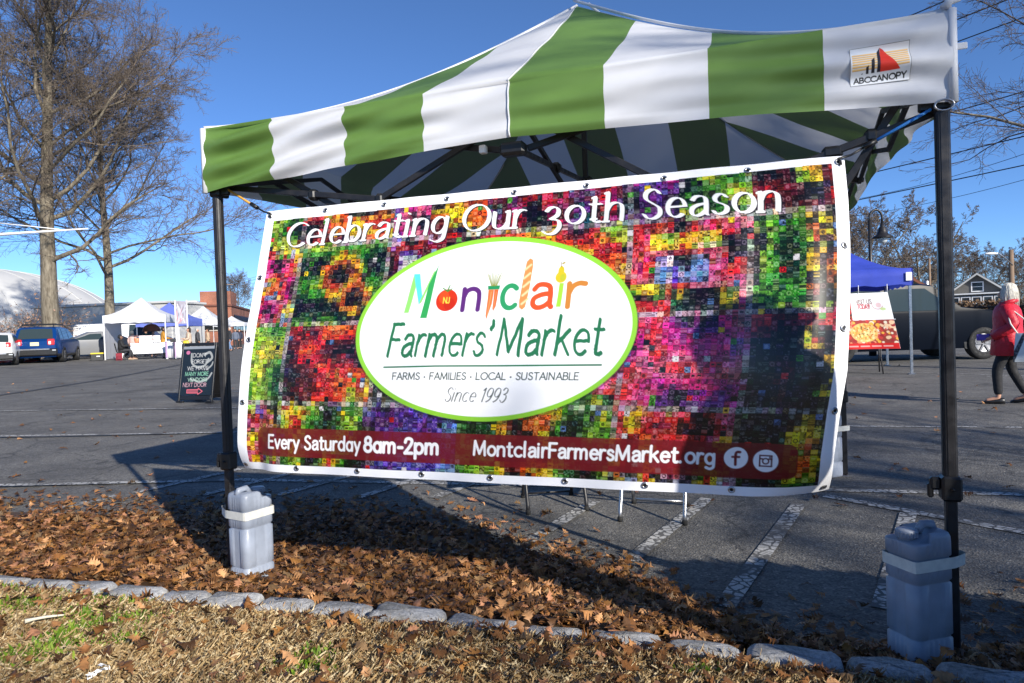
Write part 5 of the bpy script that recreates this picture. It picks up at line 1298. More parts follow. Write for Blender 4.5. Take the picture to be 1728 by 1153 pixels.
    red = mat('red lens', (.55, .02, .025), .2, coat=.6); wht = mat('clear lens', (.75, .75, .72), .15, coat=.6)
    if rear:
        xr = -L/2-.008
        for sy in (-1, 1):
            zc, h_, w_ = rear['light']; g = MB(); g.box((xr+.06, sy*(half(-L/2)-.10*0-w_/2-.02), zc), (.16, w_, h_), .03); l_ = g.build('tail_light', red, root)
            g = MB(); g.box((xr+.0, sy*(half(-L/2)-w_*.72), zc-h_*.12), (.06, w_*.35, h_*.5), .01); g.build('reversing_lamp', wht, l_)
        if rear.get('plate'): g = MB(); g.box((xr-.012, 0, rear['plate']), (.02, .36, .17), .006); g.build('number_plate', mat('pale yellow plate', (.72, .68, .38), .5), root)
        if rear.get('bumper'):
            z, h_, m_ = rear['bumper']; g = MB(); g.box((xr+.03, 0, z), (.16, W*.93, h_), .05); g.build('bumper', m_, root)
            g = MB(); g.box((xr-.055, 0, z+h_*.42), (.03, W*.62, .07), .012); g.build('bumper_trim', MT['metal'], root)
            for sy in (-1, 1): g = MB(); g.box((xr-.05, sy*W*.40, z+h_*.25), (.03, .16, .06), .01); g.build('reflector', mat('silver reflector', (.7, .7, .68), .2, .5), root)
    if front:
        xf_ = L/2
        for sy in (-1, 1):
            zc, h_, w_ = front['light']; g = MB(); g.box((xf_-.10, sy*(half(L/2)-w_*.44), zc), (.22, w_, h_), .03); l_ = g.build('headlight', wht, root)
            if front.get('amber'): g = MB(); g.box((xf_-.10, sy*(half(L/2)-w_*.43), zc+h_*.62), (.22, w_*1.02, h_*.5), .02); g.build('indicator', mat('amber lens', (.70, .17, .03), .25, coat=.5), l_)
        g = MB(); g.box((xf_+.0, 0, zc-.02), (.06, W*.50, h_*1.5), .02); g.build('grille', MT['black'], root)
        if front.get('bumper'): z, h_ = front['bumper']; g = MB(); g.box((xf_-.04, 0, z), (.30, W*.97, h_), .06); g.build('bumper', mat('chrome', (.5, .52, .55), .18, .95), root)
    if rack:
        for sy in (-1, 1): g = MB(); g.tube([(-L*.38, sy*hw*.66, zmax-.03), (-L*.36, sy*hw*.66, zmax+.07), (L*.06, sy*hw*.66, zmax+.07), (L*.10, sy*hw*.66, zmax-.02)], .025, 6); g.build('roof_rail', MT['black'], root)
        for x in (-L*.30, -.15): g = MB(); g.box((x, 0, zmax+.11), (.10, W*.72, .05), .015); g.build('roof_bar', MT['black'], root)
    return root
def carpaint(name, c): return mat(name, c, .25, .1, coat=.12, noise=.04, nscale=2, spec=.2)
def facing(px, Y, extra=0):                                     # yaw whose forward axis leaves the camera along the line of sight
    p = at(px, 560, Y); return math.atan2(p.y, p.x)+extra
SUVP = [(-2.50, .86), (-2.46, 1.06), (-2.36, 1.13), (-2.02, 1.70), (-1.8, 1.76), (-.6, 1.78), (.35, 1.72), (1.15, 1.16), (1.7, 1.08), (2.35, .96), (2.50, .70)]
p = base(81, 36.6)
car('bright blue suv seen from behind, roof bars on top and pale yellow plate', 'car', 'parked_car', p, facing(78, 36.6, R(-13)), 5.0, 2.0, SUVP, 1.10, carpaint('blue car paint', (.003, .036, .155)), .38, (-1.45, 1.5), [(-2.0, -1.35, -1.8, -1.3), (-1.25, -.25, -1.2, -.2), (-.15, 1.0, -.1, .32)],
    dict(screen=(-2.34, -2.05), light=(1.0, .30, .30), plate=.92, bumper=(.52, .34, MT['black'])), dict(light=(.85, .18, .4)), True, clad=MT['black'], sc_=1.03)
HAT = [(-2.1, .80), (-2.07, .98), (-1.98, 1.05), (-1.62, 1.40), (-1.3, 1.52), (-.3, 1.55), (.3, 1.48), (1.05, 1.05), (1.7, .95), (2.05, .8), (2.1, .6)]
car('white hatchback cut off by the left picture edge', 'car', 'parked_car', base(-6, 33.5), facing(-6, 33.5, R(-6)), 4.2, 1.8, HAT, 1.0, carpaint('white car paint', (.72, .72, .70)), .33, (-1.25, 1.25), [(-1.6, -.9, -1.3, -.85), (-.8, .9, -.75, .25)],
    dict(screen=(-1.95, -1.6), light=(.95, .22, .2), plate=.74, bumper=(.42, .3, MT['black'])), dict(light=(.75, .15, .3)), clad=MT['black'])
SED = [(-2.3, .72), (-2.26, .98), (-1.75, 1.06), (-1.05, 1.42), (-.5, 1.47), (.1, 1.45), (1.0, 1.04), (1.7, .93), (2.25, .78), (2.3, .55)]
car('blue grey car half hidden between the white hatchback and the blue suv', 'car', 'parked_car', base(22, 42), facing(22, 42, R(75)), 4.6, 1.8, SED, 1.0, carpaint('slate blue car paint', (.10, .17, .27)), .33, (-1.35, 1.4), [(-1.3, -.6, -1.0, -.55), (-.5, .95, -.45, .3)], dict(light=(.85, .2, .25)), dict(light=(.75, .15, .3)))
car('silver sedan parked sideways between the blue suv and the white tent', 'car', 'parked_car', base(150, 40.5), facing(150, 40.5, R(98)), 4.7, 1.82, SED, .98, carpaint('silver car paint', (.20, .205, .215)), .34, (-1.4, 1.42), [(-1.35, -.62, -1.02, -.55), (-.52, .95, -.45, .3)], dict(light=(.85, .2, .25)), dict(light=(.75, .15, .3)), sc_=1.08)
VAN = [(-2.9, 1.0), (-2.88, 2.0), (-2.7, 2.12), (.9, 2.15), (1.35, 2.05), (2.05, 1.30), (2.7, 1.12), (2.9, .8)]
car('white delivery van parked behind the white market tent', 'van', 'delivery_van', base(212, 46), facing(212, 46, R(-92)), 5.8, 2.0, VAN, 1.22, carpaint('white van paint', (.75, .75, .76)), .36, (-1.8, 1.85), [(.2, 1.75, .25, 1.25)], dict(light=(1.1, .4, .16)), dict(light=(.9, .25, .3), screen=(2.0, 1.42)), tuck=.9)
TRK = [(-2.75, .9), (-2.7, 1.15), (-2.62, 1.75), (-2.45, 1.90), (.50, 1.90), (.82, 1.86), (1.46, 1.30), (1.75, 1.25), (2.6, 1.14), (2.72, 1.0), (2.75, .7)]
fr_ = base(1678, 18.2); yw = R(2)
car('dark navy pickup style suv parked behind the blue tent, orange indicator showing', 'suv', 'parked_truck', fr_-Vector((math.cos(yw)*2.7, math.sin(yw)*2.7, 0))+Vector((0, .6, 0)), yw, 5.5, 2.0, TRK, 1.18, mat('navy car paint', (.003, .005, .010), .3, 0, noise=.05, nscale=2, spec=.07), .39, (-1.6, 1.95), [(-2.5, -1.5, -2.4, -1.5), (-1.4, -.5, -1.4, -.5), (-.4, 1.3, -.4, .60)],
    dict(light=(1.1, .4, .18)), dict(light=(.92, .17, .40), screen=(1.46, .78), amber=True, bumper=(.62, .22)), clad=None, sc_=1.06, tuck=.86, doors=(-1.45, -.45, 1.2))

# ------------------------------------------------------------------ other market tents
def market_tent(c, yaw, size, fab, zv, ze, zp, label, legm, wall=None, tagm=None):
    root = thing('market_tent', c, label, 'market tent'); root.rotation_euler.z = yaw; WL[root.name] = Vector((0, 0, 0)); h = size/2
    m = MB(); cor = [(-h, -h), (h, -h), (h, h), (-h, h)]
    n = 14
    for i in range(4):
        a, b = Vector((*cor[i], 0)), Vector((*cor[(i+1) % 4], 0)); V = []
        rows = [(0, zv, 0), (0, (zv+ze)/2, 0), (0, ze, 0)]+[(f, None, 1) for f in np.linspace(.12, 1, 9)]
        for f, z, roof in rows:
            for j in range(n+1):
                q = a+(b-a)*j/n; dc = 1-abs(2*j/n-1)
                if roof: zz = ze+(zp-ze)*f-.16*math.sin(math.pi*f**.8)*(1-dc*.35); q = q*(1-f)
                else: zz = z+(.02*math.sin(j*2.1+i) if z == zv else 0); q = q*(1+.006*math.sin(j*1.7+i*2))
                V.append((q.x, q.y, zz))
        m.add(V, [(r_*(n+1)+j, r_*(n+1)+j+1, (r_+1)*(n+1)+j+1, (r_+1)*(n+1)+j) for r_ in range(len(rows)-1) for j in range(n)], 0, True)
    m.build('canopy', fab, root)
    for x, y in cor:
        g = MB(); k = .97; g.box((x*k, y*k, ze/2), (.05, .05, ze), .006); g.box((x*k, y*k, .01), (.13, .13, .02), .004); g.build('leg', legm, root)
    if wall is not None:
        x = -h*.985; g = MB(); V = []
        for j in range(13):
            y = -h+size*j/12; o = .03*math.sin(j*2.3)
            V += [(x+o, y, .05), (x+o*.6, y, zv*.5), (x, y, zv+.05)]
        g.add(V, [(3*j+k, 3*j+k+1, 3*j+k+4, 3*j+k+3) for j in range(12) for k in (0, 1)], 0, True); g.build('side_wall', wall, root)
    if tagm: g = MB(); g.box((h*.955, -h-.02, (zv+ze)/2), (.11, .012, .17), .003); g.build('tent_label', tagm, root)
    return root
BLUEF = mat('royal blue tent fabric', (.05, .085, .52), .55, noise=.12, nscale=4, trans=.2)
LBLUE = mat('faded blue tent fabric', (.15, .20, .62), .6, noise=.08, nscale=3, trans=.2)
market_tent(base(241, 39.5), R(-18)+R(32), 3.15, MT['white_fab'], 2.0, 2.42, 3.45, 'white market tent with a side wall, nearest of the far left stalls', MT['white'], MT['white_fab'])
market_tent(base(288, 46.0), R(10), 3.2, LBLUE, 1.85, 2.35, 3.45, 'faded blue market tent between the two white tents', MT['metal'])
market_tent(base(345, 56), R(10), 3.1, MT['white_fab'], 2.0, 2.4, 3.6, 'small white tent farthest along the row of stalls before the brick building', MT['white'])
market_tent(base(392, 66), R(10), 2.8, MT['white_fab'], 2.0, 2.35, 3.0, 'low white canopy peeking out right of the left canopy leg', MT['white'])
ya = R(-20); c_ = Vector((8.0, 13.9, 0))-Vector((math.cos(ya), math.sin(ya), 0))*1.5*.97+Vector((-math.sin(ya), math.cos(ya), 0))*1.5*.97
market_tent(c_, ya, 3.0, BLUEF, 1.80, 2.13, 3.0, 'royal blue market tent right of the banner sheltering the food poster', MT['metal'], tagm=MT['white'])

# ------------------------------------------------------------------ people
def skin(name, verts, edges, radii, m_, parent, sub=2, root_i=0):
    me = bpy.data.meshes.new(name+'_frame'); me.from_pydata([tuple(v) for v in verts], edges, []); me.update()
    o = bpy.data.objects.new(name+'_frame', me); COL.objects.link(o)
    md = o.modifiers.new('s', 'SKIN'); md.use_smooth_shade = True; md.branch_smoothing = .5
    lay = me.skin_vertices[0].data if len(me.skin_vertices) else None
    if lay is None:
        bpy.context.view_layer.objects.active = o; bpy.ops.mesh.customdata_skin_add(); lay = me.skin_vertices[0].data
    for i, r_ in enumerate(radii): lay[i].radius = r_ if hasattr(r_, '__len__') else (r_, r_); lay[i].use_root = (i == root_i)
    sd = o.modifiers.new('d', 'SUBSURF'); sd.levels = sub; sd.render_levels = sub
    dg = bpy.context.evaluated_depsgraph_get(); dg.update()
    nm = bpy.data.meshes.new_from_object(o.evaluated_get(dg)); bpy.data.objects.remove(o)
    nm.name = name; nm.materials.clear(); nm.materials.append(m_)
    nm.polygons.foreach_set('use_smooth', [True]*len(nm.polygons))
    q = bpy.data.objects.new(name, nm); COL.objects.link(q); q.parent = parent; WL[q.name] = WL[parent.name]
    return q
SKIN = mat('skin', (.50, .27, .18), .5, noise=.08, nscale=20); SKIND = mat('darker skin', (.22, .11, .07), .5, noise=.08, nscale=20)
def cl(name, c, r_=.8): return mat(name, c, r_, noise=.18, nscale=18, bump=.25, bscale=30)
def person(loc, yaw, label, jacket, trousers, hairm, pose='stand', skinm=SKIN, sc_=1., long_coat=0, hair_len=0, arms=None, stride=0, shoe=MT['black'], sub=1, group=None, bulk=1.):
    root = thing('person', loc, label, 'person', group); root.rotation_euler.z = yaw; root.scale = (sc_,)*3; WL[root.name] = Vector((0, 0, 0))
    sit = pose == 'sit'; dz = -.42 if sit else 0
    hip = {s: Vector((0, s*.09, .90+dz)) for s in (-1, 1)}
    if sit: knee = {s: Vector((.42, s*.12, .50)) for s in (-1, 1)}; ank = {s: Vector((.46+.08*s, s*.12, .09)) for s in (-1, 1)}
    else: knee = {s: Vector((.05+.16*stride*s, s*.10, .49)) for s in (-1, 1)}; ank = {s: Vector((-.02+(.27 if s > 0 else .36)*stride*s, s*.10, .085+(.04*stride if s < 0 else 0))) for s in (-1, 1)}
    toe = {s: ank[s]+Vector((.16, s*.02, -.045+(-.02 if stride and s < 0 else 0))) for s in (-1, 1)}
    sh = {s: Vector((0, s*.18, 1.38+dz)) for s in (-1, 1)}
    arms = arms or {}
    el = {s: arms.get(s, ((-.03, .25, 1.10), (.06, .25, .85)))[0] for s in (-1, 1)}; wr = {s: arms.get(s, ((-.03, .25, 1.10), (.06, .25, .85)))[1] for s in (-1, 1)}
    el = {s: Vector((el[s][0], s*el[s][1], el[s][2]+dz)) for s in (-1, 1)}; wr = {s: Vector((wr[s][0], s*wr[s][1], wr[s][2]+dz)) for s in (-1, 1)}
    H = lambda x, y, z: Vector((x, y, z+dz))
    v = [H(0, 0, .95), H(0, 0, 1.15), H(0, 0, 1.36), H(.0, 0, 1.45), H(.025, 0, 1.52), H(.012, 0, 1.585), H(0, 0, 1.655)]; r_ = [(.14, .11), (.12, .10), (.13, .10), .052, (.066, .072), (.078, .092), (.062, .070)]
    e = [(i, i+1) for i in range(6)]
    v.append(H(.118, 0, 1.565)); r_.append(.014); e.append((5, 7))
    for s in (-1, 1):
        v.append(H(-.005, s*.088, 1.58)); r_.append((.012, .022)); e.append((5, len(v)-1))
    for s in (-1, 1):
        b = len(v); v += [sh[s], el[s], wr[s], wr[s]+(wr[s]-el[s]).normalized()*.085]; r_ += [.055, .042, .028, (.022, .034)]; e += [(2, b), (b, b+1), (b+1, b+2), (b+2, b+3)]
        d = (wr[s]-el[s]).normalized(); sd_ = d.cross(Vector((0, 0, 1))).normalized() if abs(d.z) < .95 else Vector((1, 0, 0))
        for k, (o, L_) in enumerate(((-.030, .065), (-.010, .08), (.010, .075), (.028, .06))):
            v += [v[b+3]+sd_*o+d*L_*.55, v[b+3]+sd_*o*1.1+d*L_*.9+Vector((0, 0, -.012))]; r_ += [.0095, .008]; e += [(b+3, len(v)-2), (len(v)-2, len(v)-1)]
        v.append(wr[s]+d*.05+Vector((.03, 0, .0))-sd_*.03); r_.append(.010); e.append((b+2, len(v)-1))
    for s in (-1, 1):
        b = len(v); v += [hip[s], knee[s], ank[s], toe[s]]; r_ += [.085, .055, .038, .03]; e += [(0, b), (b, b+1), (b+1, b+2), (b+2, b+3)]
    skin('body', v, e, r_, skinm, root, sub)
    # jacket
    hem = (.80-long_coat) if not sit else 1.24
    g = MB(); rg = []; n = 22; jr = random.Random(int(abs(loc[0]*7+loc[1]*3)))
    prof_ = [(hem, .155+long_coat*.1, .205+long_coat*.15), (hem+.012, .168+long_coat*.1, .218+long_coat*.15), (1.0 if not sit else 1.27, .158, .205), (1.12, .148, .192), (1.25, .150, .205), (1.34, .138, .208), (1.40, .115, .175), (1.44, .085, .105), (1.475, .072, .078)]
    if sit: prof_ = [(.90, .17, .20)]+[(max(.93, z), a, b) for z, a, b in prof_[3:]]; prof_ = [(z+(0 if k else .03), a, b) for k, (z, a, b) in enumerate(prof_)]
    for k, (z, a, b) in enumerate(prof_):
        ring = []
        for q in range(n):
            t_ = 2*math.pi*q/n; wr_ = 1+.022*math.sin(5*t_+k*1.3)+jr.uniform(-.012, .012)
            ring.append(H(math.cos(t_)*a*bulk*wr_, math.sin(t_)*b*bulk*wr_, z))
        rg.append(ring)
    g.rings(rg); jk = g.build('jacket', jacket, root)
    for s in (-1, 1):
        g = MB(); a_, b_, c_2 = sh[s]+Vector((0, -s*.02, -.015)), el[s], wr[s]; P = [a_+Vector((0, -s*.05, .02)), a_, a_+(b_-a_)*.5, b_-(b_-a_)*.12, b_+(c_2-b_)*.14, b_+(c_2-b_)*.6, c_2]
        g.tube(P, [.050*bulk, .080*bulk, .073*bulk, .068*bulk, .064*bulk, .058*bulk, .047*bulk], 12); g.build('sleeve', jacket, jk)
    v = [H(0, 0, .93)]; r_ = [(.15, .13)]; e = []
    for s in (-1, 1): b = len(v); v += [hip[s]+Vector((0, 0, -.06 if not sit else 0)), knee[s], ank[s]+Vector((0, 0, .03))]; r_ += [.098, .073, .058]; e += [(0, b), (b, b+1), (b+1, b+2)]
    skin('trousers', v, e, r_, trousers, root, sub)
    for s in (-1, 1):
        g = MB(); d = (toe[s]-ank[s]); d.z = 0; d.normalize(); sd_ = Vector((-d.y, d.x, 0)); tilt = .25*stride if s < 0 else 0
        P = []
        for f, w_, h in ((-.08, .02, .05), (-.065, .036, .09), (0, .042, .085), (.09, .047, .06), (.16, .042, .045), (.195, .02, .03)):
            c = ank[s]+d*f; zb_ = max(.002, .004+tilt*max(0, .12-f)) if not sit else .002
            P.append([Vector((c.x, c.y, 0))+sd_*w_*math.cos(a)+Vector((0, 0, zb_+h*(.5+.5*math.sin(a)))) for a in np.linspace(0, 6.283, 11)[:-1]])
        g.rings(P); g.build('shoe', shoe, root)
    # hair
    if hairm:
        g = MB(); n, k = 20, 14; V = []; rr = random.Random(int(abs(loc[0])*10))
        for i in range(k+1):
            e_ = -math.pi/2+math.pi*i/k
            for j in range(n):
                a = 2*math.pi*j/n; x, y, z = math.cos(e_)*math.cos(a), math.cos(e_)*math.sin(a), math.sin(e_)
                q = 1+.035*math.sin(a*13+i*.5)+.03*math.sin(a*5+i)+rr.uniform(-.025, .025)
                if x > .25 and z < .45: q *= .62
                zz = z*.112*q
                if z < 0 and x < .3: zz -= hair_len*(-z)*(1+.1*math.sin(a*4))
                V.append(H(-.022+x*.108*q, y*.100*q, 1.605+zz))
        g.add(V, [(i*n+j, i*n+(j+1) % n, (i+1)*n+(j+1) % n, (i+1)*n+j) for i in range(k) for j in range(n)], 0, True); g.build('hair', hairm, root)
    for s in (-1, 1):
        g = MB(); g.lathe([(.001, -.008), (.006, -.005), (.008, 0), (.006, .005), (.001, .008)], H(.083, s*.031, 1.592), 8); g.build('eye', MT['black'], root)
    g = MB(); g.box(H(.090, 0, 1.525), (.012, .042, .009), .003); g.build('mouth', mat('lips', (.35, .12, .10), .5), root)
    return root
BLK, DKBR, GREYH, WHH = cl('black cloth', (.014, .014, .016)), cl('dark brown hair', (.03, .018, .012)), cl('grey hair', (.45, .43, .40)), cl('white hair', (.62, .59, .52))
JEAN, TAN, MUST, DARKT = cl('blue denim', (.16, .25, .42)), cl('tan wool', (.46, .33, .22)), cl('mustard cloth', (.42, .20, .025)), cl('charcoal cloth', (.03, .03, .035))
REDC = mat('red quilted nylon', (.50, .012, .03), .5, noise=.15, nscale=14, bump=.5, bscale=22)
wv = facing(1700, 8.92, R(90)); pw = Vector((6.40, 8.95, 0))
woman = person(pw, wv-R(4), 'white haired woman in red coat and black trousers walking left with a tote bag', REDC, BLK, WHH, sc_=.90, long_coat=.10, hair_len=.13, stride=.5, sub=2, bulk=1.2,
    arms={1: ((-.10, .27, 1.12), (.16, .22, .97)), -1: ((-.02, .26, 1.10), (.20, .20, 1.0))})
def loose_hair():
    r = random.Random(17); g = MB()
    for i in range(230):
        a = R(r.uniform(48, 312)); L_ = r.uniform(.10, .22); k = 1+r.uniform(-.03, .09); P = []
        for f in np.linspace(0, 1, 7):
            e = math.pi/2*(1-f*1.05); rad = k*max(.25, math.cos(max(e, 0)))*(1+.10*max(0, f-.75)*math.sin(i)); z = 1.605+.118*k*math.sin(max(e, -.2))-(L_*max(0, f-.55)/.45 if f > .55 else 0)
            P.append((-.02+.112*rad*math.cos(a+.12*math.sin(f*5+i)), .104*rad*math.sin(a+.12*math.sin(f*5+i)), z))
        g.tube(P, [.004, .0075, .008, .0075, .006, .005, .002], 4)
    hr = [c for c in kids(woman) if c.name.startswith('hair')][0]; g.build('hair_strands', WHH, hr)
loose_hair()
def hood():
    g = MB(); Xw = Matrix.Rotation(0, 4, 'Z'); g.tube([(.085*math.cos(a)-.02, .10*math.sin(a), 1.45+.03*math.cos(a+math.pi)) for a in np.linspace(0.5, 5.78, 14)], [.02]+[.038]*12+[.02], 10); g.build('hood', REDC, woman)
hood()
def tote():
    Xw = Matrix.Translation(pw)@Matrix.Rotation(wv-R(4), 4, 'Z')@Matrix.Scale(.90, 4); c = Canvas(.42, .40, .006, (.16, .18, .21)); r = random.Random(3)
    for _ in range(160): x, y = r.uniform(0, .42), r.uniform(0, .4); c.ell(x, y, r.uniform(.006, .016), r.uniform(.006, .014), (.40, .43, .47), .8)
    c.poly([(.19, 0), (.28, .0), (.40, .38), (.12, .38)], (.88, .90, .90)); c.poly([(.33, 0), (.42, 0), (.42, .25)], (.85, .88, .88)); c.poly([(.02, .36), (.40, .36), (.40, .40), (.02, .40)], (.8, .82, .82))
    root = thing('tote_bag', Xw@Vector((-.14, .33, .66)), 'grey and white patterned tote bag hanging from the woman in red', 'bag')
    def P(U, V, sg):
        o = []
        for u, v in zip(U, V): b = .055*math.sin(math.pi*min(1, max(0, u/.42)))*math.sin(math.pi*min(1, v/.40*.8+.2)); o.append(Xw@Vector((-.50+u*(1-.08*(1-v/.4)), .36+sg*(b+.012), 1.02-v)))
        return np.array(o)
    c.sheet('outer_panel', lambda U, V: P(U, V, 1), MT['print_matte'], root); c.sheet('inner_panel', lambda U, V: P(U, V, -1), MT['print_matte'], root)
    g = MB(); g.tube([Xw@Vector(q) for q in ((-.42, .36, 1.01), (-.27, .32, 1.15), (-.08, .22, 1.34), (-.02, .26, 1.30), (-.06, .34, 1.15), (-.14, .37, 1.01))], .009, 6); g.build('strap', MT['tape'], root)
    g = MB(); h = Xw@Vector((.27, .215, .965)); g.box(h, (.15, .03, .085), .012, wv); o = g.build('purse', mat('violet purse', (.12, .06, .36), .5, noise=.1)); tag(o, 'violet purse held in the hand of the woman in red', 'purse')
tote()
B = lambda px, Y: base(px, Y)
side = lambda px, Y, right=True: facing(px, Y, R(-90 if right else 90))
person(B(203, 37.0), side(203, 37), 'person in black hooded jacket sitting on a folding chair and holding a phone', BLK, DARKT, BLK, 'sit', SKIND, arms={1: ((.08, .22, 1.12), (.34, .14, 1.16)), -1: ((.08, .22, 1.12), (.34, .14, 1.16))}, shoe=TAN, sc_=1.05)
person(B(223, 39.5), side(223, 39.5)+R(60), 'white haired person in pale pink top standing behind the white table', cl('pale pink cloth', (.52, .36, .33)), DARKT, WHH, sc_=.92)
person(B(258, 41.5), facing(258, 41.5, R(180)), 'person in grey top standing under the dark brown umbrella', cl('grey cloth', (.16, .14, .14)), DARKT, DKBR, sc_=.92)
person(B(276, 38.6), side(276, 38.6), 'person in long mustard coat facing the white counters', MUST, DARKT, BLK, skinm=SKIND, long_coat=.12, arms={1: ((.06, .25, 1.10), (.30, .14, 1.08)), -1: ((.06, .25, 1.10), (.30, .14, 1.08))}, sc_=1.02)
person(B(318, 37.5), side(318, 37.5, False), 'long haired woman in beige sweater holding a yellow bag', cl('beige knit', (.50, .38, .28)), BLK, DKBR, hair_len=.25, sc_=.98, arms={1: ((.02, .27, 1.10), (.24, .22, 1.04)), -1: ((.06, .25, 1.10), (.28, .14, 1.1))})
person(B(350, 50), side(350, 50, False), 'person in tan coat behind the chalkboard sign', TAN, DARKT, DKBR, sc_=1.)
person(B(387, 52), side(387, 52, False)+R(20), 'person in dark jacket and blue jeans right of the left canopy leg', cl('navy jacket', (.025, .028, .035)), JEAN, GREYH, sc_=1.05, stride=.4)
person(B(397, 58), facing(397, 58, R(180)), 'person in grey blue coat in the distance beside the banner edge', cl('slate coat', (.10, .12, .17)), DARKT, DKBR)
person(B(404, 60), facing(404, 60, R(150)), 'person in dark navy clothes farthest right, at the banner edge', cl('deep navy', (.02, .025, .05)), BLK, DKBR)
person(B(246, 43), facing(246, 43, R(150)), 'person in dark green jacket standing behind the white boxes, left of the umbrella', cl('dark green cloth', (.03, .06, .04)), DARKT, DKBR, sc_=.97)
person(B(333, 47), side(333, 47), 'person in charcoal coat by the right leg of the faded blue tent', cl('charcoal coat', (.05, .05, .055)), BLK, GREYH, sc_=1.0)
# ------------------------------------------------------------------ stall furniture, far left
def at_ground(px, Y, z=0): return B(px, Y)+Vector((0, 0, z))
def chair_far():
    p = B(203, 37.05); yw = side(203, 37); root = thing('camp_chair', p, 'black folding camp chair under the person in the hooded jacket', 'camp chair'); root.rotation_euler.z = yw; WL[root.name] = Vector((0, 0, 0))
    g = MB(); g.box((.05, 0, .40), (.5, .52, .05), .02); g.build('seat', BLK, root); g = MB(); g.box((-.25, 0, .66), (.06, .52, .50), .02, (0, -.2, 0)); g.build('backrest', BLK, root)
    for sx, sy in ((-1, -1), (-1, 1), (1, -1), (1, 1)): g = MB(); g.tube([(.05+sx*.26, sy*.25, 0), (.05-sx*.20, sy*.25, .42)], .016, 6); g.build('leg', MT['metal'], root)
chair_far()
def plain(name, label, cat, px, Y, z, d, m_, group=None, yaw=None, lid=None, lidname='lid'):
    p = at_ground(px, Y, z); yw = side(px, Y) if yaw is None else yaw; root = thing(name, p, label, cat, group); root.rotation_euler.z = yw; WL[root.name] = Vector((0, 0, 0))
    g = MB(); g.box((0, 0, d[2]/2), d, .02); g.build('tub' if lid else 'bag_body', m_, root)
    if lid: g = MB(); g.box((0, 0, d[2]+.03), (d[0]*1.04, d[1]*1.06, .07), .02); g.build(lidname, lid, root)
    return root
YEL_ = mat('yellow plastic', (.72, .55, .03), .45)
tt = plain('storage_tote', 'black storage tote with yellow lid left of the white tent', 'storage tote', 162, 36.6, 0, (.58, .40, .36), MT['black'], lid=YEL_); g = MB(); g.box((.05, -.205, .24), (.16, .012, .05), .003); g.build('tote_label', MT['white'], tt)
def rucksack():
    root = plain('backpack', 'dark red backpack on the asphalt under the camp chair', 'backpack', 199, 36.6, 0, (.30, .24, .38), cl('dark red cloth', (.22, .015, .03))); g = MB(); g.box((0, -.14, .14), (.22, .08, .20), .03); g.build('pocket', cl('dark red pocket', (.18, .012, .025)), root); g = MB(); g.tube([(-.05, 0, .38), (0, 0, .43), (.05, 0, .38)], .012, 6); g.build('handle', MT['black'], root)
rucksack()
def table_cloth(px, Y, L, D, Hh, drop, label, tname='market_table'):
    p = B(px, Y); yw = side(px, Y); root = thing(tname, p, label, 'table'); root.rotation_euler.z = yw; WL[root.name] = Vector((0, 0, 0))
    g = MB(); g.box((0, 0, Hh-.02), (L, D, .035), .01); g.build('tabletop', MT['white'], root)
    for sx in (-1, 1):
        for sy in (-1, 1): g = MB(); g.tube([(sx*(L/2-.12), sy*(D/2-.08), 0), (sx*(L/2-.12), sy*(D/2-.08), Hh-.03)], .016, 6); g.build('leg', MT['metal'], root)
    c = MB(); V = []; n = 40
    per = [(-L/2-.01+(L+.02)*i/n, -D/2-.012) for i in range(n+1)]
    for x, y in per: V += [(x, D/2, Hh+.004), (x, y, Hh+.004), (x, y-.01-.012*math.sin(x*14), Hh-drop*.5), (x, y-.015-.028*math.sin(x*14), Hh-drop)]
    c.add(V, [(4*i+k, 4*i+k+1, 4*i+k+5, 4*i+k+4) for i in range(n) for k in range(3)], 0, True); o = c.build('tablecloth', MT['white_cloth'], xf=Matrix.Translation(p)@Matrix.Rotation(yw, 4, 'Z')); tag(o, 'plain white cloth draped over the front of the far stall table', 'tablecloth')
    return root
table_cloth(250, 38.2, 1.75, .7, .88, .58, 'folding table dressed in white with white boxes on top, under the white tent')
PINKB = mat('pink print band', (.75, .38, .34), .6)
for i, (px, lb) in enumerate(((240, 'white box with pink band on the white table, leftmost of three'), (251, 'white box with pink band on the white table, middle of three'), (264, 'white box with pink band on the white table, rightmost of three'))):
    p = at_ground(px, 38.1, .89); root = thing('pastry_box', p, lb, 'box', 'white boxes on the stall table'); root.rotation_euler.z = side(px, 38); WL[root.name] = Vector((0, 0, 0))
    for k in range(2):
        g = MB(); g.box((0, 0, .10+k*.20), (.34, .34, .19), .01); g.build('carton', MT['white'], root); g = MB(); g.box((0, 0, .195+k*.2-.03), (.346, .346, .02), .003); g.build('band', PINKB, root)
p = at_ground(231, 38.1, .89); root = thing('basket', p, 'small orange basket beside the white boxes on the stall table', 'basket'); g = MB(); g.lathe([(.11, 0), (.15, .12), (.16, .26), (.145, .26), (.10, .04)], p, 14); g.build('basket_body', mat('orange plastic', (.65, .22, .10), .5), root); g = MB(); g.tube([p+Vector((.15*math.cos(a), 0, .25+.13*math.sin(a))) for a in np.linspace(0, math.pi, 8)], .012, 5); g.build('handle', mat('orange handle', (.6, .2, .1), .5), root)
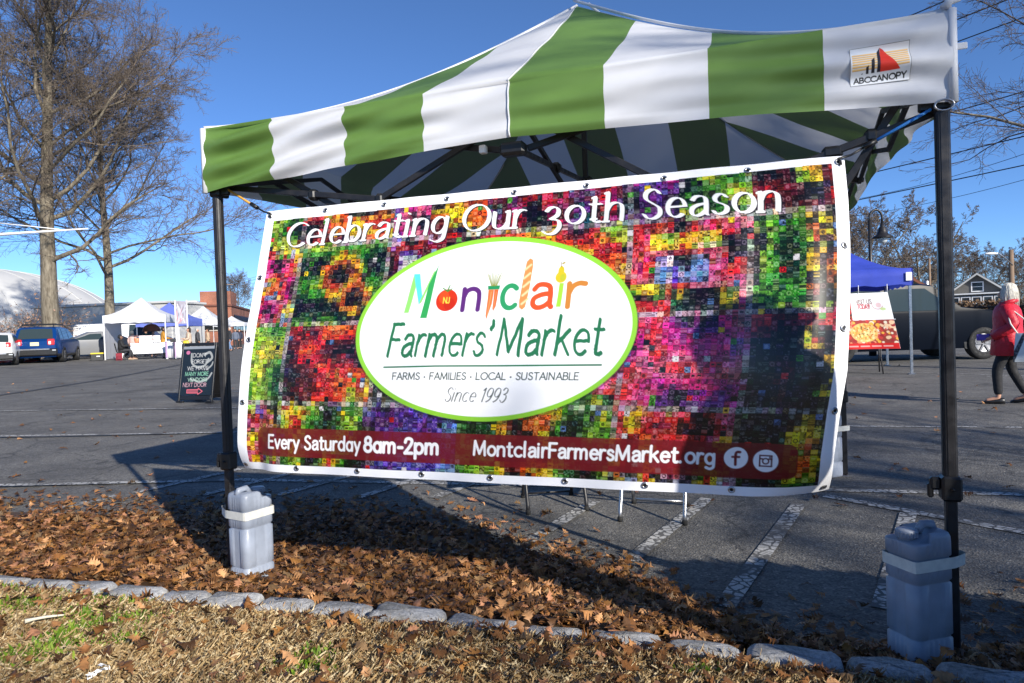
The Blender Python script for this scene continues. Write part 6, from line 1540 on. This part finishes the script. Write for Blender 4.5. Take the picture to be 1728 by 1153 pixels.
def umbrella():
    p = B(256, 40.6); root = thing('umbrella', p, 'dark brown domed umbrella opened over the far stall', 'umbrella'); c = p+Vector((0, 0, 1.62))
    g = MB(); n = 24; g.rings([[c+Vector((r_*math.cos(a)*(1+.02*math.cos(8*a)), r_*math.sin(a), z+.03*math.cos(8*a)*r_)) for a in np.linspace(0, 6.283, n+1)[:-1]] for r_, z in ((.50, -.10), (.47, .06), (.38, .20), (.22, .31), (.05, .35))], cap=False); g.build('canopy', mat('brown umbrella cloth', (.075, .028, .018), .6, noise=.3, nscale=4), root)
    g = MB(); g.tube([p+Vector((0, 0, .3)), c+Vector((0, 0, .42))], .012, 6); g.build('shaft', MT['steel_dark'], root)
    for k in range(8): a = k*math.pi/4; g = MB(); g.tube([c+Vector((0, 0, .33)), c+Vector((.38*math.cos(a), .38*math.sin(a), .19)), c+Vector((.49*math.cos(a), .49*math.sin(a), -.09))], .006, 4); g.build('rib', MT['steel_dark'], root)
umbrella()
LILAC = mat('lilac print', (.62, .42, .66), .6)
def counter(px, Y, label):
    p = B(px, Y); root = thing('pop_up_counter', p, label, 'counter', 'white pop up counters'); root.rotation_euler.z = side(px, Y); WL[root.name] = Vector((0, 0, 0))
    g = MB(); n = 20; g.rings([[Vector((.24*math.cos(a), .20*math.sin(a), z)) for a in np.linspace(0, 6.283, n+1)[:-1]] for z in (.06, .5, .93)]); g.build('wrap', MT['white_cloth'], root); g = MB(); g.rings([[Vector((.27*math.cos(a), .23*math.sin(a), z)) for a in np.linspace(0, 6.283, n+1)[:-1]] for z in (.93, .965)]); g.build('worktop', MT['white'], root)
    g = MB(); a0 = np.linspace(math.pi*1.02, math.pi*1.32, 6); g.add([(.243*math.cos(a), .203*math.sin(a), z) for a in a0 for z in (.08, .92)], [(2*i, 2*i+1, 2*i+3, 2*i+2) for i in range(5)]); g.build('lilac_edge', LILAC, root)
    for x in (-.16, .16): g = MB(); g.box((x, 0, .03), (.10, .30, .06), .015); g.build('foot', MT['white'], root)
counter(286, 37.6, 'white pop up counter with lilac edge beside the person in mustard'); counter(300, 37.4, 'white pop up counter with lilac edge left of the woman in beige')
def banner_stand():
    p = B(307, 38.2); root = thing('banner_stand', p, 'tall grey and white vertical banner stand beside the white tent corner', 'banner stand')
    yw = side(307, 38); d = Vector((math.cos(yw), math.sin(yw), 0)); c = Canvas(.55, 1.25, .02, (.55, .53, .58)); r = random.Random(5)
    for i in range(26): c.stroke([(r.uniform(0, .55), r.uniform(0, 1.25)), (r.uniform(0, .55), r.uniform(0, 1.25))], .05, r.choice([(.85, .84, .86), (.38, .36, .42), (.7, .45, .48), (.65, .66, .70)]), .7)
    c.sheet('banner_cloth', lambda U, V: np.array([p+d*(u-.27)+Vector((0, 0, 3.15-v)) for u, v in zip(U, V)]), MT['print_matte'], root)
    for s in (-1, 1): g = MB(); g.tube([p+d*s*.29, p+d*s*.29+Vector((0, 0, 3.2))], .035, 8); g.build('pole', MT['white'], root)
    g = MB(); g.box(p+Vector((0, 0, .02)), (.8, .4, .04), .01, yw); g.build('base_plate', MT['white'], root)
banner_stand()
def sign_stand():
    p = B(293, 36.8); root = thing('sign_stand', p, 'slim black sign stand with flat base in front of the white counters', 'sign stand'); g = MB(); g.box(p+Vector((0, 0, .02)), (.40, .30, .04), .01); g.build('base', MT['black'], root); g = MB(); g.tube([p, p+Vector((0, 0, .98))], .022, 8); g.build('post', MT['black'], root); g = MB(); g.box(p+Vector((-.05, 0, 1.0)), (.28, .03, .18), .01, .5); g.build('sign_face', DARKT, root)
sign_stand()
g = MB(); pb = at_ground(313, 37.1, .62); g.rings([[pb+Vector((w_*math.cos(a), w_*.5*math.sin(a), z)) for a in np.linspace(0, 6.283, 13)[:-1]] for w_, z in ((.12, 0), (.17, .06), (.18, .2), (.15, .33), (.11, .36))]); yb = g.build('shopping_bag', YEL_); tag(yb, 'bright yellow shopping bag carried by the woman in beige', 'bag')
def red_net():
    r = np.random.default_rng(8); c = base(14, 36.0); nx, ny = 40, 16; V = []
    for a in range(nx):
        for b in range(ny):
            u, v = a/(nx-1)*2-1, b/(ny-1)*2-1; e = max(0, 1-(u*u+v*v)*.6)
            V.append((c.x+u*1.6+r.normal(0, .03), c.y+v*.7+r.normal(0, .03), c.z+.02+e*.22*r.random()))
    F = [(a*ny+b, (a+1)*ny+b, (a+1)*ny+b+1, a*ny+b+1) for a in range(nx-1) for b in range(ny-1)]
    tag(fast_mesh('netting', V, F, mat('red orange plastic net', (.65, .10, .07), .6, noise=.2), None, tuple(c)), 'heap of red orange plastic netting between the two leftmost cars', 'netting')
red_net()

# ------------------------------------------------------------------ chalkboard sign
def a_frame():
    p0, p1 = Vector((-6.40, 13.37, 0)), Vector((-5.42, 13.05, 0)); d = (p1-p0).normalized(); n = Vector((d.y, -d.x, 0)); c = (p0+p1)/2; w_ = .80; Hh = 1.12
    root = thing('chalkboard_sign', c, 'black a frame chalkboard with chalk writing standing behind the left canopy leg', 'chalkboard sign')
    sg = -1
    lean = .20
    for nm, s in (('front_frame', 1), ('rear_frame', -1)):
        f = MB(); up = (Vector((0, 0, Hh))-n*s*lean).normalized(); bot = c+n*s*(lean+.04); rot = Matrix((d, up.cross(d)*-1, up)).transposed()
        rot = Matrix((d, -up.cross(d), up)).transposed() if Matrix((d, -up.cross(d), up)).determinant() > 0 else Matrix((d, up.cross(d), up)).transposed()
        L_ = Hh*1.02
        for sx in (-1, 1): f.box(bot+d*sx*(w_/2-.02)+up*L_/2, (.04, .035, L_), .004, rot)
        f.box(bot+up*(L_-.03), (w_-.08, .033, .06), .004, rot); f.box(bot+up*.10, (w_-.08, .033, .08), .004, rot)
        fr = f.build(nm, MT['black'], root)
        if s == 1:
            cv = Canvas(.72, .90, .0035, (.07, .125, .17)); r = random.Random(6); W = (.86, .86, .84)
            cv.poly([(.0, .0), (.72, .0), (.72, .05), (.0, .05)], (.55, .57, .60))
            for P, wd in (([(.20, .14), (.22, .30), (.34, .38), (.52, .36), (.60, .24)], .04), ([(.50, .16), (.62, .12), (.68, .22), (.58, .30)], .045), ([(.60, .42), (.68, .36), (.71, .30)], .03), ([(.30, .62), (.44, .66), (.62, .60), (.70, .50)], .035), ([(.22, .60), (.28, .64)], .03)): cv.stroke(catmull(P), wd, (.66, .67, .66), .8)
            cv.ell(.115, .115, .045, .035, (.80, .45, .60), .9)
            for tx, x, y, h, cc, ww in (("DON'T", .24, .20, .085, W, .32), ('FORGET', .22, .315, .08, W, .36), ('WE HAVE', .13, .44, .085, W, .50), ('MANY MORE', .09, .545, .085, (.38, .80, .58), .55), ('VENDORS', .16, .645, .075, (.62, .85, .70), .46), ('NEXT DOOR', .06, .745, .085, (.86, .56, .62), .55)): cv.text(tx, x, y, h*.80, .0095, tuple(.55*q+.45*.72 for q in cc), ww, jit=.045, seed=4, al=.8)
            cv.stroke([(.16, .80), (.16, .86), (.42, .86), (.42, .885), (.52, .83), (.42, .775), (.42, .80), (.16, .80)], .014, (.85, .40, .46)); cv.poly([(.17, .81), (.42, .81), (.42, .85), (.17, .85)], (.80, .40, .45), .5)
            b0 = bot+up*(L_-.065)-d*.36+n*.012
            cv.sheet('chalk_panel', lambda U, V: np.array([b0+d*u-up*v*1.03 for u, v in zip(U, V)]), MT['print_matte'], fr)
        else: g = MB(); g.box(bot+up*L_*.52, (w_-.08, .012, L_*.84), 0, rot); g.build('rear_panel', MT['black'], fr)
        for sx in (-1, 1): g = MB(); g.box(bot+d*sx*(w_/2-.06)+Vector((0, 0, .02)), (.16, .05, .04), .01, math.atan2(d.y, d.x)); g.build('foot', MT['black'], fr)
a_frame()
# ------------------------------------------------------------------ poster and table under the blue tent
def food_poster():
    r = random.Random(9); c = Canvas(1.25, 1.12, .009, (.95, .95, .95))
    c.poly([(0, 0), (.42, 0), (.42, .52), (0, .52)], (.07, .10, .06))
    for _ in range(70):
        x, y = r.uniform(.02, .42), r.uniform(.02, .50); k = r.uniform(.05, .075); c.ell(x, y, k, k, (.72, .06, .05)); c.ell(x-.015, y-.015, k*.5, k*.5, (.90, .16, .10), .9); c.ell(x-.02, y-.025, k*.15, k*.12, (1, .75, .7))
    for _ in range(26): x, y = r.uniform(.02, .42), r.uniform(.30, .52); c.ell(x, y, .03, .014, r.choice([(.10, .12, .10), (.16, .30, .10), (.80, .80, .76)]), .9, r.uniform(0, 3))
    c.poly([(.42, 0), (1.25, 0), (1.25, .54), (.42, .54)], (.97, .97, .97))
    c.text('VISIT US', .54, .215, .085, .017, (.52, .42, .40), .34); c.text('TODAY!', .56, .315, .085, .019, (.70, .22, .25), .27)
    c.stroke(_e(.98, .24, .11, .09, 20, 200)[1], .012, (.75, .45, .45)); c.ell(1.0, .25, .06, .05, (.85, .50, .50), .5); c.ell(1.08, .33, .06, .03, (.75, .85, .45), .8)
    c.poly([(0, .54), (1.25, .54), (1.25, 1.02), (0, 1.02)], (.60, .22, .16))
    for _ in range(190): x, y = r.uniform(0, 1.25), r.uniform(.56, 1.0); k = r.uniform(.02, .05); c.ell(x, y, k, k*.8, r.choice([(.80, .22, .20), (.90, .55, .40), (.93, .78, .62), (.62, .12, .14), (.92, .88, .78), (.95, .70, .25)]))
    c.ell(.62, .79, .27, .19, (.90, .72, .45))
    for _ in range(170): a, q = r.uniform(0, 6.28), r.random()**.5; c.ell(.62+.25*q*math.cos(a), .79+.17*q*math.sin(a), .022, .014, r.choice([(.93, .75, .35), (.85, .60, .25), (.96, .86, .60), (.75, .45, .15)]), 1, r.uniform(0, 3))
    for _ in range(9): c.ell(.62+r.uniform(-.15, .15), .77+r.uniform(-.1, .1), .02, .010, (.12, .28, .10), 1, r.uniform(0, 3))
    c.poly([(0, 1.0), (1.25, 1.0), (1.25, 1.12), (0, 1.12)], (.82, .08, .06))
    for i in range(4): c.stroke([(.30+i*.22, 1.06), (.46+i*.22, 1.06)], .026, (.95, .75, .72), .75)
    A, Bq = at(1497, 493, 13.75), at(1497, 493, 13.75)
    d = Vector((math.cos(R(-22)), math.sin(R(-22)), 0)); tl = A-d*1.02; nn = Vector((d.y, -d.x, 0))
    root = thing('food_poster', Vector((tl.x+d.x*.5, tl.y, .55)), 'hanging vinyl poster of tomatoes and a pasta bowl with red lower band', 'poster')
    c.sheet('vinyl_sheet', lambda U, V: np.array([tl+d*(u*.82*(1+.14*v/1.12)+.16*v/1.12*.3)+nn*(.10*math.sin(v*1.3)+.02*math.sin(u*6))-Vector((0, 0, v)) for u, v in zip(U, V)]), MT['print_matte'], root)
    for u in (.0, .5, 1.0): g = MB(); q = tl+d*u*1.02; g.tube([q, q+Vector((0, 0, .16))], .006, 5); g.build('tie_cord', MT['white'], root)
food_poster()
def poster_table():
    q = Vector((7.12, 14.75, 0)); yw = R(-22); root = thing('folding_table', q, 'folding table with bent black legs behind the food poster', 'table'); root.rotation_euler.z = yw; WL[root.name] = Vector((0, 0, 0))
    g = MB(); g.box((0, 0, .74), (1.8, .72, .045), .012); g.build('tabletop', MT['white'], root)
    for x in (-.62, .62):
        for s in (-1, 1): g = MB(); g.tube([(x+.02, s*.34, 0), (x, s*.16, .36), (x, s*.20, .72)], .015, 7); g.build('leg', MT['steel_dark'], root)
        g = MB(); g.tube([(x, -.22, .33), (x, .22, .33)], .012, 6); g.build('crossbar', MT['steel_dark'], root)
poster_table()

# ------------------------------------------------------------------ unseen shrub and person added beyond the right edge to cast shadows into view
def off_frame():
    r = np.random.default_rng(12); c = np.array((2.55, 1.02, .05)); n = 9000
    u = r.normal(0, 1, (n, 3)); u /= np.linalg.norm(u, axis=1)[:, None]; u[:, 2] = np.abs(u[:, 2]); q = c+u*np.array([.90, .55, 1.22])*(r.random((n, 1))**.25)
    a, b2 = r.normal(0, .03, (n, 3)), r.normal(0, .03, (n, 3)); V = np.stack([q-a, q-b2, q+a, q+b2], 1).reshape(-1, 3)
    root = thing('shadow_shrub', tuple(c), 'unseen round shrub added right of the view to shade the ground', 'shrub')  # unseen shrub put in to shade the ground at the right front
    fast_mesh('foliage', V, np.arange(4*n).reshape(-1, 4), mat('shadow shrub leaf', (.05, .10, .03), .6, noise=.3, nscale=4), root, tuple(c))
    g = MB(); g.tube([c, c+np.array((0, 0, .7))], [.06, .03], 8); g.build('stem', MT['bark'], root)
    person(Vector((1.47, 1.42, .06)), R(35), 'unseen person in dark coat added right of the view to shadow the banner', DARKT, BLK, DKBR, sc_=1.0, hair_len=.1)  # unseen figure added to throw the rounded shadow on the banner
off_frame()
